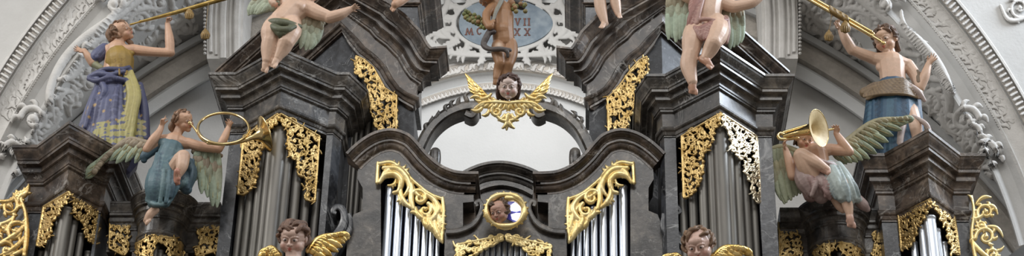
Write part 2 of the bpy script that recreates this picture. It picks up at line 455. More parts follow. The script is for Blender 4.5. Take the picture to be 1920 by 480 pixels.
M['skin'] = colmat('painted_skin', .42, bump=.12, mott=.10)
M['feather'] = colmat('painted_feathers', .55, bump=.3, mott=.25)
M['hair'] = colmat('painted_hair', .6, bump=.5, mott=.3)
M['wingold'] = metal('wing_gilding', (.80, .52, .14), (1.0, .76, .34), .30, 14, .4, 50)
M['cblue'] = plaster('blue_painted_field', (.17, .215, .26), (.27, .32, .36), scale=9)
M['ink'] = plaster('red_brown_paint', (.14, .06, .05), (.20, .10, .08), scale=20)

def glow(name, c, e):
    m, nt, b = nmat(name); b.inputs['Base Color'].default_value = (*c, 1); b.inputs['Emission Color'].default_value = (*c, 1); b.inputs['Emission Strength'].default_value = e; return m
M['glare_pane'] = glow('window_glare_glow', (.82, .84, 1.0), 2.2)  # emission stands in for the window glare inside the medallion
M['blue_pane'] = plaster('deep_blue_glass', (.06, .06, .30), (.08, .08, .38), .2)
def _ribbon(pts, rad, Y, depth, mb=None, ridge=.25):
    s = st(pts, rad, len(pts) * 6); q, r_ = s; T = np.gradient(q, axis=0); T /= np.linalg.norm(T, axis=1)[:, None]; Nn = np.column_stack([-T[:, 1], T[:, 0]])
    V = []; m = 6
    for i in range(len(q)):
        a, b_ = q[i] + Nn[i] * r_[i], q[i] - Nn[i] * r_[i]; a1, b1 = q[i] + Nn[i] * r_[i] * .55, q[i] - Nn[i] * r_[i] * .55
        V += [P(*a, Y), P(*a1, Y - ridge * r_[i] * S0), P(*b1, Y - ridge * r_[i] * S0), P(*b_, Y), P(*b_, Y) + [0, depth, 0], P(*a, Y) + [0, depth, 0]]
    Fc = [[i * m + j, i * m + (j + 1) % m, (i + 1) * m + (j + 1) % m, (i + 1) * m + j] for i in range(len(q) - 1) for j in range(m)]
    Fc += [list(range(m))[::-1], [(len(q) - 1) * m + j for j in range(m)]]
    mb = mb or MB(); mb.add(V, Fc); return mb
ribbon = _ribbon
# ================================================================== SETTING
def proj(p):
    d = np.asarray(p) - CAM; z = d @ FW
    return (PX + F * (d @ RT) / z, PY - F * (d @ UP) / z)
DBG = False
def dist(px, py, c): return np.hypot(px - c[0], py - c[1])
C1 = (945, 720); C2 = (945, 1142); C3 = (945, 550)
def Ysoff(px, py):
    d1 = np.maximum(0, 1000 - dist(px, py, C1)); d2 = np.maximum(0, dist(px, py, C2) - 1219)
    return 1.8 + 1.5 * d1 / (d1 + d2 + 1e-6)
def arc_grid(name, c, radii, Ys, a0, a1, n, mat, kind='structure', back=True, bumps=None):
    """concentric mouldings on a circle given in frame pixels; radii/Ys = profile across the band (Y per station)"""
    V = []; m = len(radii)
    for i in range(n + 1):
        a = math.radians(a0 + (a1 - a0) * i / n)
        for r, Y in zip(radii, Ys):
            V.append(P(c[0] - r * math.cos(a), c[1] - r * math.sin(a), Y))
    Fc = [[i * m + j, (i + 1) * m + j, (i + 1) * m + j + 1, i * m + j + 1] for i in range(n) for j in range(m - 1)]
    o = mk(name, V, Fc, mat, None)
    o['kind'] = kind; return o
tn = [0]
def trim(*a, **k):
    tn[0] += 1; return arc_grid('trim_%d' % tn[0], *a, **k)

# lunette wall at the back, soffit surface in front of it, outer wall face
V = [P(x, y, 3.45) for (x, y) in ((-700, 900), (2700, 900), (2700, -500), (-700, -500))]
o = mk('wall_back', V, [[0, 1, 2, 3]], M['vault']); o['kind'] = 'structure'
xs = np.linspace(-160, 2060, 150); V = []; Fc = []
nr = 26
for i, a in enumerate(np.linspace(20, 160, 150)):
    ar = math.radians(a); a2 = math.radians(36 + (a - 20) * 108 / 140)
    p1 = np.array([C1[0] - 1000 * math.cos(ar), C1[1] - 1000 * math.sin(ar)])
    p2 = np.array([C2[0] - 1219 * math.cos(a2), C2[1] - 1219 * math.sin(a2)])
    for j in range(nr):
        t = j / (nr - 1); q = p1 + (p2 - p1) * t; V.append(P(q[0], q[1], 1.8 + 1.5 * t))
Fc = [[i * nr + j, i * nr + j + 1, (i + 1) * nr + j + 1, (i + 1) * nr + j] for i in range(149) for j in range(nr - 1)]
V = np.array(V)
_gA = []
for _a in np.linspace(20, 160, 120):
    for _t in np.linspace(0, 1, 9): _gA.append((_a, _t))
_gA = np.array(_gA)
def _lofted(a, t):
    ar = np.radians(a); a2 = np.radians(36 + (a - 20) * 108 / 140)
    x1, y1 = C1[0] - 1000 * np.cos(ar), C1[1] - 1000 * np.sin(ar); x2, y2 = C2[0] - 1219 * np.cos(a2), C2[1] - 1219 * np.sin(a2)
    return x1 + (x2 - x1) * t, y1 + (y2 - y1) * t
def Ysurf(px, py):                    # depth of the soffit surface where a carved leaf sits on it
    px = np.asarray(px, float); py = np.asarray(py, float); sh = px.shape; X, Y_ = px.ravel(), py.ravel()
    gx, gy = _lofted(_gA[:, 0], _gA[:, 1]); A = np.empty(len(X)); Tt = np.empty(len(X))
    for k in range(0, len(X), 4000):
        i = ((X[k:k + 4000, None] - gx) ** 2 + (Y_[k:k + 4000, None] - gy) ** 2).argmin(1); A[k:k + 4000], Tt[k:k + 4000] = _gA[i, 0], _gA[i, 1]
    for _ in range(5):
        x, y = _lofted(A, Tt); xa, ya = _lofted(A + .01, Tt); xt, yt = _lofted(A, Tt + .001)
        j11, j21, j12, j22 = (xa - x) / .01, (ya - y) / .01, (xt - x) / .001, (yt - y) / .001; dt = j11 * j22 - j12 * j21; dt = np.where(abs(dt) < 1e-3, 1e-3, dt)
        ex, ey = X - x, Y_ - y; A = A + np.clip((j22 * ex - j12 * ey) / dt, -2, 2); Tt = Tt + np.clip((-j21 * ex + j11 * ey) / dt, -.2, .2)
    return (1.8 + 1.5 * np.clip(Tt, -.1, 1.1)).reshape(sh)
tn[0] += 1; o = mk('trim_%d' % tn[0], V, Fc, M['vault'], smooth=True); o['kind'] = 'structure'
trim(C1, [1900, 1117], [1.62, 1.62], 8, 172, 120, M['vault'])                                     # plain face outside the arch
trim(C1, [1117, 1116, 1112, 1110], [1.62, 1.56, 1.56, 1.60], 15, 165, 160, M['stucco'])
trim(C1, [1110, 1104, 1096, 1092, 1090], [1.62, 1.59, 1.59, 1.60, 1.64], 15, 165, 160, M['band'])
trim(C1, [1090, 1086, 1084, 1051, 1049, 1043], [1.66, 1.65, 1.68, 1.70, 1.67, 1.70], 15, 165, 160, M['stucco'])
trim(C1, [1043, 1030, 1012, 1004, 1000, 998], [1.70, 1.75, 1.78, 1.72, 1.72, 1.86], 15, 165, 160, M['vault'])
trim(C2, [1222, 1220, 1210, 1207, 1204], [3.34, 3.22, 3.20, 3.24, 3.30], 35, 145, 140, M['white'])
trim(C2, [1204, 1196, 1172, 1164], [3.30, 3.24, 3.24, 3.32], 35, 145, 140, M['band'])
trim(C2, [1164, 1160, 1140, 1136], [3.32, 3.24, 3.24, 3.44], 35, 145, 140, M['white'])

# egg-and-dart, garland and pearl ornaments carved on the arch: relief on its own surface
def loc_at(Yf):
    return lambda px, py: P(px, py, Yf if np.isscalar(Yf) else Yf(px, py))
NV = -FW
def ringpt(c, r, a): a = math.radians(a); return (c[0] - r * math.cos(a), c[1] - r * math.sin(a))
def ornament_ring(label, c, a0, a1, kind, Y, mat, name='stucco_band'):
    S = []; r = random.Random(5)
    if kind == 'egg':
        n = int((a1 - a0) / .52)
        for i in range(n):
            a = a0 + (a1 - a0) * i / n
            S.append((np.array([ringpt(c, 1094, a), ringpt(c, 1107, a)]), np.array([2.6, 2.2])))
    if kind == 'leaf':
        n = int((a1 - a0) / .62)
        for i in range(n):
            a = a0 + (a1 - a0) * i / n
            for k in range(3):
                q = a + r.uniform(-.3, .3); R0 = 1052 + k * 11 + r.uniform(-2, 2)
                S.append(leaf(ringpt(c, R0, q), ringpt(c, R0 + r.uniform(4, 10), q + r.uniform(.45, .9)), r.choice((-.3, .3)), 3.6))
    if kind == 'pearl':
        n = int((a1 - a0) / .27)
        for i in range(n):
            a = a0 + (a1 - a0) * i / n
            S.append((np.array([ringpt(c, 1046, a), ringpt(c, 1046.3, a)]), np.array([2.2, 2.2])))
    o = carve(name, S, loc_at(Y), NV, mat, cell=1.1, depth=.8 if kind != 'pearl' else 1.2, back=1.0)
    tag(o, label, 'stucco moulding'); return o
for a0, a1, sd in ((28, 55, 'left'), (124, 153, 'right')):
    ornament_ring('egg-and-dart plaster band along the outer edge of the big arch, %s of the organ' % sd, C1, a0, a1, 'egg', 1.57, M['stucco'], 'egg_and_dart_band')
    ornament_ring('plaster garland of leaves on the big arch, %s of the organ' % sd, C1, a0, a1, 'leaf', 1.69, M['stucco'], 'leaf_garland')
    ornament_ring('string of small plaster pearls on the inner edge of the big arch, %s side' % sd, C1, a0, a1, 'pearl', 1.69, M['stucco'], 'pearl_band')

# centre: niche arcs on the back wall
trim(C3, [470, 444, 441, 438], [3.43, 3.40, 3.32, 3.32], 45, 135, 100, M['stucco'])
trim(C3, [438, 432, 420, 416], [3.32, 3.27, 3.27, 3.30], 45, 135, 100, M['band'])
trim(C3, [416, 412, 398, 396], [3.30, 3.36, 3.42, 3.38], 45, 135, 100, M['white'])
trim(C3, [396, 392, 384, 382], [3.38, 3.31, 3.31, 3.36], 45, 135, 100, M['band'])
trim(C3, [382, 340, 250, 120, 1], [3.36, 3.42, 3.43, 3.43, 3.43], 20, 160, 100, M['white'])
S = []; r = random.Random(3)
for i in range(74):
    a = 55 + i * .95
    S.append(leaf(ringpt(C3, 421 + r.uniform(0, 3), a), ringpt(C3, 433, a + .8), r.choice((-.35, .35)), 3.0))
o = carve('leaf_frieze', S, loc_at(3.27), NV, M['stucco'], cell=1.1, depth=1.1); tag(o, 'plaster leaf frieze on the outer arc above the white niche', 'stucco moulding')
S = []
for i in range(60):
    a = 58 + i * 1.07
    S.append(leaf(ringpt(C3, 384, a), ringpt(C3, 393, a + .7), .3, 2.6))
o = carve('leaf_frieze', S, loc_at(3.31), NV, M['stucco'], cell=1.1, depth=1.1); tag(o, 'narrow plaster leaf frieze on the inner arc just above the winged head', 'stucco moulding')

# stucco acanthus scrolls on the soffit, both sides
def mir(S, c): return [(np.column_stack([2 * c - s[0][:, 0], s[0][:, 1]]), s[1]) for s in S]
def acanthus(cx, cy, r, a0, hand, w, n=8, turns=1.25, seed=0, L=1.0):
    """a big scroll with lobed leaves along its outer side"""
    rr = random.Random(seed); s = spiral(cx, cy, r, a0, turns, hand, w, w * .6, 30); out = [s]
    for i in range(n):
        k = int(i * 20 / n); p = s[0][k]; t = s[0][min(k + 1, 29)] - p; t = t / (np.linalg.norm(t) + 1e-9)
        o_ = p - np.array([cx, cy]); o_ = o_ / np.linalg.norm(o_)
        d = (o_ * rr.uniform(.5, .8) - t * rr.uniform(.5, .9)) * r * .5 * L
        out.append(leaf(p, p + d, hand * .28, w * .85))
    out.append((np.array([(cx, cy), (cx + .5, cy)]), np.array([w * 1.3, w * 1.3])))
    return out
def plume(p0, p1, bend, w, lobes=5, side=1, seed=0):
    """one large acanthus leaf: curved midrib with curling lobes on both sides"""
    rr = random.Random(seed); rib = leaf(p0, p1, bend, w, 14, .5); out = [rib]; L = np.hypot(p1[0] - p0[0], p1[1] - p0[1])
    for i in range(lobes):
        k = 2 + int(i * 10 / lobes); q = rib[0][k]; t = rib[0][min(k + 1, 13)] - rib[0][k - 1]; t = t / np.linalg.norm(t); nn = np.array([-t[1], t[0]])
        ln = L * .34 * (1 - .5 * i / lobes)
        for sg in (1, -1): out.append(leaf(q, q + t * ln * .75 + nn * sg * ln * .75, sg * -.25, w * .75))
    return out
stL = []
for c_ in ((128, 186, 22, 2.5, 1, 6), (198, 92, 28, 3.4, 1, 6), (262, 40, 26, 2.6, 1, 6), (302, 86, 24, .6, -1, 5.5), (345, 52, 24, 2.0, 1, 5.5), (215, 8, 24, 3.6, 1, 5.5), (300, 4, 24, .4, -1, 5), (64, 224, 26, 3.3, 1, 6), (30, 286, 26, 2.9, 1, 6), (166, 156, 22, 1.0, -1, 5.5), (92, 262, 20, .5, -1, 5), (368, 14, 20, .2, -1, 5)):
    stL += acanthus(*c_, 6, seed=int(c_[0]), L=1.25)
stL += [st([(100, 232), (92, 180), (112, 126), (150, 80), (206, 38), (270, -8)], [3, 7, 8, 8, 7, 5])]
for q in (((110, 150), (150, 108), .2, 6), ((150, 104), (196, 56), .2, 6), ((205, 58), (262, 12), .2, 6), ((176, 128), (226, 78), -.2, 6), ((232, 96), (290, 62), .22, 6.5), ((300, 50), (352, 22), .22, 6), ((262, 104), (322, 88), .2, 5.5), ((20, 330), (62, 246), .2, 6.5), ((76, 250), (106, 200), .2, 6), ((130, 215), (150, 160), -.2, 6), ((240, 30), (300, 20), -.2, 6), ((320, 70), (372, 62), -.2, 5)):
    stL += plume(q[0], q[1], q[2], q[3], 4, seed=int(q[0][0]))
o = carve('acanthus_scrollwork', stL, loc_at(Ysurf), None, M['stucco'], cell=1.1, depth=1.5, back=1.0)
tag(o, 'pale plaster acanthus scrolls on the vault behind the left trumpet player', 'stucco ornament')
stR = [(s[0] * [1, 1] + [0, 0], s[1]) for s in mir(stL, 937)]
stR += acanthus(1560, 60, 34, .3, -1, 4, 8, seed=21) + acanthus(1760, 200, 18, .5, -1, 5, 6, seed=22) + acanthus(1640, 20, 24, 1.3, 1, 4, 7, seed=23)
stR += [leaf((1700, 60), (1735, 120), -.2, 6), leaf((1690, 20), (1740, 80), .2, 5)]
stR += acanthus(1850, 330, 24, .2, -1, 5, 7, seed=24) + acanthus(1820, 250, 20, .2, -1, 5, 6, seed=25)
o = carve('acanthus_scrollwork', stR, loc_at(Ysurf), None, M['stucco'], cell=1.1, depth=1.5, back=1.0)
tag(o, 'pale plaster acanthus scrolls on the vault behind the right trumpet player', 'stucco ornament')
S = [st([(1876, 10), (1888, 34), (1905, 38), (1930, 30)], [2, 4, 4, 3])] + acanthus(1912, 14, 22, .8, 1, 3, 5, seed=31)
o = carve('plaster_scroll', S, loc_at(1.60), NV, M['stucco'], cell=1.2, depth=1.2, back=2); tag(o, 'plaster scroll on the smooth wall in the top right corner', 'stucco ornament')
# vertical ribs beside the upper case

for xa, sd in ((422, 'left'), (1462, 'right')):
    s = 1 if sd == 'left' else -1
    mb = MB()
    for dx, w_, dy in ((0, 34, .0), (-27, 3, -.03), (-17, 2.5, -.02), (-4, 6, -.03), (10, 2.5, -.02), (22, 6, -.04)):
        _ribbon([(xa + dx * s, 110 + dx * .5), (xa + dx * s, 30), (xa + dx * s + 5 * s, -40)], [w_] * 3, 2.72 + dy, .5, mb, ridge=.3 if w_ < 20 else 0)
    for i in range(20):
        q = P(xa - 38 * s, 100 - i * 7, 2.70); ell(mb, q, (.018, .02, .014), nu=8, nv=6)
    o = mb.build('vault_rib', M['stucco']); tag(o, 'fluted plaster rib rising from the inner arch, %s of the organ case' % sd, 'stucco rib')

# ================================================================== cartouche
ct = thing('cartouche', P(948, 110, 3.2), 'plaster cartouche with a blue painted oval and roman numerals above the niche', 'cartouche')
ov = [(945 + 88 * math.cos(t) * (1 + .04 * math.cos(3 * t)), 44 + 46 * math.sin(t)) for t in np.linspace(0, 2 * math.pi, 60)[:-1]]
prism(P(np.array(ov)[:, 0], np.array(ov)[:, 1], 3.18), (0, .1, 0)).build('painted_field', M['cblue'], ct)
cs = [st([(945 + 94 * math.cos(t), 44 + 51 * math.sin(t)) for t in np.linspace(-.4, 2 * math.pi - .4, 40)], 4.5)]
for i, t_ in enumerate(np.linspace(0, 2 * math.pi, 19)[:-1]):
    c_, s_ = math.cos(t_), math.sin(t_); cs += plume((945 + 92 * c_, 44 + 50 * s_), (945 + 92 * c_ + 34 * (c_ - .5 * s_ * (1 if c_ > 0 else -1)), 44 + 50 * s_ + 32 * (s_ + .4 * abs(c_))), .2 if c_ > 0 else -.2, 5.2, 4, seed=i)
for s in (1, -1):
    X = lambda x: 945 + s * (x - 945)
    cs += [st([(X(1030), 80), (X(1058), 60), (X(1062), 30), (X(1050), 4), (X(1058), -30)], [3, 6, 7, 6, 4]), st([(X(955), 104), (X(1010), 103), (X(1060), 99), (X(1104), 105)], [3, 5, 5, 3])]
    cs += plume((X(1040), 84), (X(1098), 66), s * .25, 6, 5, seed=50) + plume((X(1050), 70), (X(1092), 34), s * .2, 6, 5, seed=51) + plume((X(1054), 40), (X(1080), -6), s * .2, 6, 5, seed=52) + plume((X(1000), 98), (X(1060), 92), s * .1, 5, 4, seed=53)
    cs += acanthus(X(1008), 22, 13, 2.0 if s > 0 else 1.1, s, 3.2, 2, seed=41)
carve('scroll_frame', cs, loc_at(3.2), NV, M['vault'], ct, cell=1.1, depth=1.1, back=1.5)
def glyph(ch, x, y, h):
    w = h * .62; L = {'M': [[(0, 1), (.18, 0), (.5, .95), (.82, 0), (1, 1)]], 'C': [[(.95, .12), (.6, 0), (.2, .2), (.1, .55), (.3, .92), (.7, 1), (.98, .85)]],
         'V': [[(0, 0), (.45, 1), (1, 0)]], 'I': [[(.5, 0), (.5, 1)]], 'X': [[(0, 0), (1, 1)], [(1, 0), (0, 1)]], 'D': [[(.1, 0), (.1, 1), (.7, .9), (.95, .5), (.7, .1), (.1, 0)]]}[ch]
    if ch == 'M': w = h * 1.0
    out = []
    for l in L:
        out.append((np.array([(x + a * w, y + b * h) for a, b in l]), np.full(len(l), 1.05)))
        for a, b in (l[0], l[-1]):
            if ch != 'C': out.append((np.array([(x + a * w - 2, y + b * h), (x + a * w + 2, y + b * h)]), np.array([.7, .7])))
    return out
for GL in ((('M', 874, 53), ('C', 894, 52)), (('V', 967, 35), ('I', 980, 35), ('I', 988, 35), ('X', 966, 54), ('X', 985, 54))):
    G = []
    for ch, x, y in GL: G += glyph(ch, x, y, 12)
    carve('inscription', G, loc_at(3.175), NV, M['ink'], ct, cell=.6, depth=.25, back=.3)

# ================================================================== ORGAN CASE
ZLOW = P(948, 640, -.3)[2]
def down(p, z=None): q = np.array(p, float); q[2] = ZLOW if z is None else z; return q
def pier(plan, ztop, parent, name='pier', mat=None):
    pl = [(p[0], p[1], ztop) for p in plan]
    return prism(pl, (0, 0, ZLOW - ztop)).build(name, mat or M['blue'], parent)

def case_tower(tname, label, path, w, h, apex_i, mcor, back=1.0, front=M['blue']):
    """pointed tower: moulded entablature over flat wings and a V of pipes"""
    t = thing(tname, down(path[apex_i]), label, 'organ case')
    ent = sweep(path, entab(w, h)).build('entablature', mcor, t)
    Zt = path[1][2]
    inn = offs(path, -w - .03, -h)
    core = [(p[0], p[1], Zt - h + .002) for p in inn]
    prism(core, (0, 0, h - .008)).build('frieze_block', mcor, t)
    bodyp = offs(path, -w, -h)
    if DBG:
        for i, p in enumerate(bodyp): print(tname, i, [round(v) for v in proj(p)], 'top', [round(v) for v in proj(path[i])])
    return t, bodyp
def vpath(Yw, pts, back=1.1):
    """pts px of the outer top edge; first fixes the height"""
    Z = P(pts[0][0], pts[0][1], Yw)[2]
    q = [PZ(x, y, Z) for x, y in pts]
    q = [q[0] + [0, back, 0]] + q + [q[-1] + [0, back, 0]]
    return np.array(q)
W1, H1 = .20, .50
# ---- main towers
def main_tower(name, label, pts, li, ai, ri):
    path = vpath(-.35, pts)
    t, b = case_tower(name, label, path, W1, H1, ai, M['grey'])
    Zb = path[1][2] - H1
    jl, jr = b[li], b[ri]; n = len(b)
    lw = [b[i] for i in range(1, li + 1)]; rw = [b[i] for i in range(ri, n - 1)]
    yb = max(p[1] for p in b[1:-1]) + .95
    pier([(p[0], p[1]) for p in lw] + [(jl[0], jl[1] + .3), (jl[0], yb), (lw[0][0], yb)], Zb + .01, t)
    pier([(p[0], p[1]) for p in rw] + [(rw[-1][0], yb), (jr[0], yb), (jr[0], jr[1] + .3)], Zb + .01, t)
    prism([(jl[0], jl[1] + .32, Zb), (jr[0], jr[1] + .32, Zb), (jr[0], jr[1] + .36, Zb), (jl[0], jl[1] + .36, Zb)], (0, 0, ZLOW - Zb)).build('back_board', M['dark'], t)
    return t, b, Zb
def vface(b, i, j):
    d = b[j] - b[i]; N = np.array([d[1], -d[0], 0.]); N /= np.linalg.norm(N)
    return PPL(b[i] + N * .0, N)
def pipes(side, b, i, j, ts, rads, tops, Zb, inset, kind, mat, group, zs=None, desc=None):
    """organ pipes standing along the line b[i]->b[j] of the plan"""
    out = []
    for k, (t, r, dz) in enumerate(zip(ts, rads, tops)):
        p = b[i] + (b[j] - b[i]) * t; p = np.array([p[0], p[1] + inset, 0])
        out.append((p, r, Zb - dz))
    return out
def make_pipe(p, r, ztop, mat, label, group, zl=None):
    mb = MB(); seg = 18; zl = ZLOW if zl is None else zl
    V = []; an = np.arange(seg) / seg * 2 * math.pi
    for (rr, z) in ((r, zl), (r, zl + .01), (r, zl + .02), (r, ztop - .04), (r, ztop - .02), (r * 1.06, ztop - .018), (r * 1.06, ztop), (r * .9, ztop), (r * .88, ztop - .12)):
        V += [(p[0] + rr * math.cos(a), p[1] + rr * math.sin(a), z) for a in an]
    Fc = [[q * seg + s, q * seg + (s + 1) % seg, (q + 1) * seg + (s + 1) % seg, (q + 1) * seg + s] for q in range(8 - 1) for s in range(seg)]
    Fc += [[7 * seg + s for s in range(seg)], [s for s in range(seg)][::-1]]
    mb.add(V, Fc); o = mb.build('organ_pipe', mat, smooth=True, org=(p[0], p[1], zl)); tag(o, label, 'organ pipe', group); return o
ORD = ['leftmost', 'second from left', 'third from left', 'fourth from left', 'fifth from left', 'sixth from left', 'seventh from left', 'eighth from left', 'ninth from left', 'tenth from left', 'eleventh from left']
def pipe_row(L, mat, look, place, group):
    L = sorted(L, key=lambda q: proj((q[0][0], q[0][1], q[2]))[0])
    for i, (p, r, z) in enumerate(L):
        w = ORD[i] if i < len(L) - 1 or len(L) < 3 else 'rightmost'
        make_pipe(p, r, z, mat, '%s organ pipe, %s in the %s' % (look, w, place), group)

mtL, bL, ZbL = main_tower('organ_tower', 'tall pointed grey marble organ tower left of centre, carrying a winged putto', [(391, 135), (442, 135), (525, 88), (632, 135), (655, 135), (690, 168)], 2, 3, 4)
mtR, bR, ZbR = main_tower('organ_tower', 'tall pointed grey marble organ tower right of centre, carrying a putto in pink drapery', [(1190, 170), (1212, 138), (1247, 138), (1351, 82), (1435, 138), (1490, 138)], 3, 4, 5)
def carve_on(b, i, j, poly, edges, parent, mat, sp=10, seed=1, w=1.6, name='gilded_fretwork', label=None):
    loc, N = vface(b, i, j)
    o = carve(name, fret(poly, edges, sp, w, seed), loc, N, mat, parent, cell=.75, depth=1.5, clip=None)
    if label: o['label'] = label
    return o
carve_on(bL, 2, 3, [(522, 214), (458, 256), (447, 364), (464, 359), (479, 337), (485, 293), (497, 262), (505, 241), (520, 228)], (0, 1), mtL, M['gold'], seed=2)
carve_on(bL, 3, 4, [(526, 214), (598, 256), (590, 376), (575, 372), (572, 331), (557, 322), (557, 302), (541, 287), (537, 243), (527, 228)], (0, 1), mtL, M['gold'], seed=3)
carve_on(bR, 3, 4, [(1350, 214), (1279, 256), (1283, 371), (1299, 362), (1310, 341), (1318, 318), (1316, 288), (1333, 268), (1338, 245), (1350, 228)], (0, 1), mtR, M['gold'], seed=4)
carve_on(bR, 4, 5, [(1354, 214), (1418, 256), (1427, 379), (1416, 376), (1408, 340), (1396, 325), (1394, 300), (1373, 284), (1369, 248), (1355, 230)], (0, 1), mtR, M['lit_gold'], seed=5, label='gilded fretwork with the window sheen put into its pale colour')
for b, t, mtx, Zb, pl in ((bL, (2, 3, 4), mtL, ZbL, 'left main tower'), (bR, (3, 4, 5), mtR, ZbR, 'right main tower')):
    L = pipes('', b, t[0], t[1], (.14, .36, .60, .82), (.033, .036, .041, .046), (.50, .32, .20, .10), Zb, .10, '', None, None)
    L += pipes('', b, t[1], t[2], (.0,), (.062,), (.06,), Zb, .12, '', None, None)
    L += pipes('', b, t[1], t[2], (.20, .42, .64, .86), (.046, .041, .036, .033), (.10, .20, .32, .50), Zb, .10, '', None, None)
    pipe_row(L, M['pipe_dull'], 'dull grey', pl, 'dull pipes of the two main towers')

# ---- outer towers
W2, H2 = .17, .56
def outer_tower(label, pts, li, ai, ri):
    path = vpath(-.30, pts, .9)
    t, b = case_tower('organ_tower', label, path, W2, H2, ai, M['brown'])
    Zb = path[1][2] - H2; n = len(b)
    jl, jr = b[li], b[ri]; lw = [b[i] for i in range(1, li + 1)]; rw = [b[i] for i in range(ri, n - 1)]
    yb = b[1][1] + .8
    pier([(p[0], p[1]) for p in lw] + [(jl[0], jl[1] + .25), (jl[0], yb), (lw[0][0], yb)], Zb + .01, t)
    pier([(p[0], p[1]) for p in rw] + [(rw[-1][0], yb), (jr[0], yb), (jr[0], jr[1] + .25)], Zb + .01, t)
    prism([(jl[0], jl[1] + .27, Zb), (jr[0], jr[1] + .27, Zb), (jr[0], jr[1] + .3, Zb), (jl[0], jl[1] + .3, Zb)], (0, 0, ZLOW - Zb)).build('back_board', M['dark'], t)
    return t, b, Zb
otL, oL, ZoL = outer_tower('brown marble pointed organ tower at the far left under the trumpeter in blue and gold', [(23, 271), (70, 271), (130, 226), (211, 271), (236, 271)], 2, 3, 4)
otR, oR, ZoR = outer_tower('brown marble pointed organ tower at the far right under the bare-chested trumpeter', [(1609, 287), (1658, 287), (1741, 240), (1801, 287), (1848, 287)], 2, 3, 4)
carve_on(oL, 2, 3, [(130, 360), (83, 388), (70, 461), (80, 459), (93, 440), (96, 415), (112, 396), (122, 374), (130, 370)], (0, 1), otL, M['gold'], sp=9, seed=6, w=1.5)
carve_on(oL, 3, 4, [(133, 360), (188, 390), (177, 456), (165, 450), (160, 428), (150, 412), (138, 398), (140, 378), (133, 370)], (0, 1), otL, M['gold'], sp=10, seed=7, w=1.6)
carve_on(oR, 2, 3, [(1745, 374), (1685, 402), (1691, 470), (1703, 464), (1714, 444), (1722, 420), (1734, 405), (1736, 392), (1745, 384)], (0, 1), otR, M['gold'], sp=10, seed=8, w=1.6)
carve_on(oR, 3, 4, [(1748, 374), (1788, 404), (1799, 478), (1788, 476), (1780, 450), (1774, 425), (1762, 410), (1760, 395), (1748, 386)], (0, 1), otR, M['gold'], sp=9, seed=9, w=1.5)
for b, Zb, pl in ((oL, ZoL, 'far left tower'), (oR, ZoR, 'far right tower')):
    L = pipes('', b, 2, 3, (.18, .48, .76), (.028, .030, .034), (.32, .20, .10), Zb, .10, '', None, None)
    L += pipes('', b, 3, 4, (0., .26, .52, .80), (.052, .034, .030, .028), (.05, .12, .2, .32), Zb, .11, '', None, None)
    pipe_row(L, M['pipe_dull'] if 'left' in pl else M['pipe_shine'], 'dull grey' if 'left' in pl else 'pale shiny', pl, 'pipes of the %s' % pl)

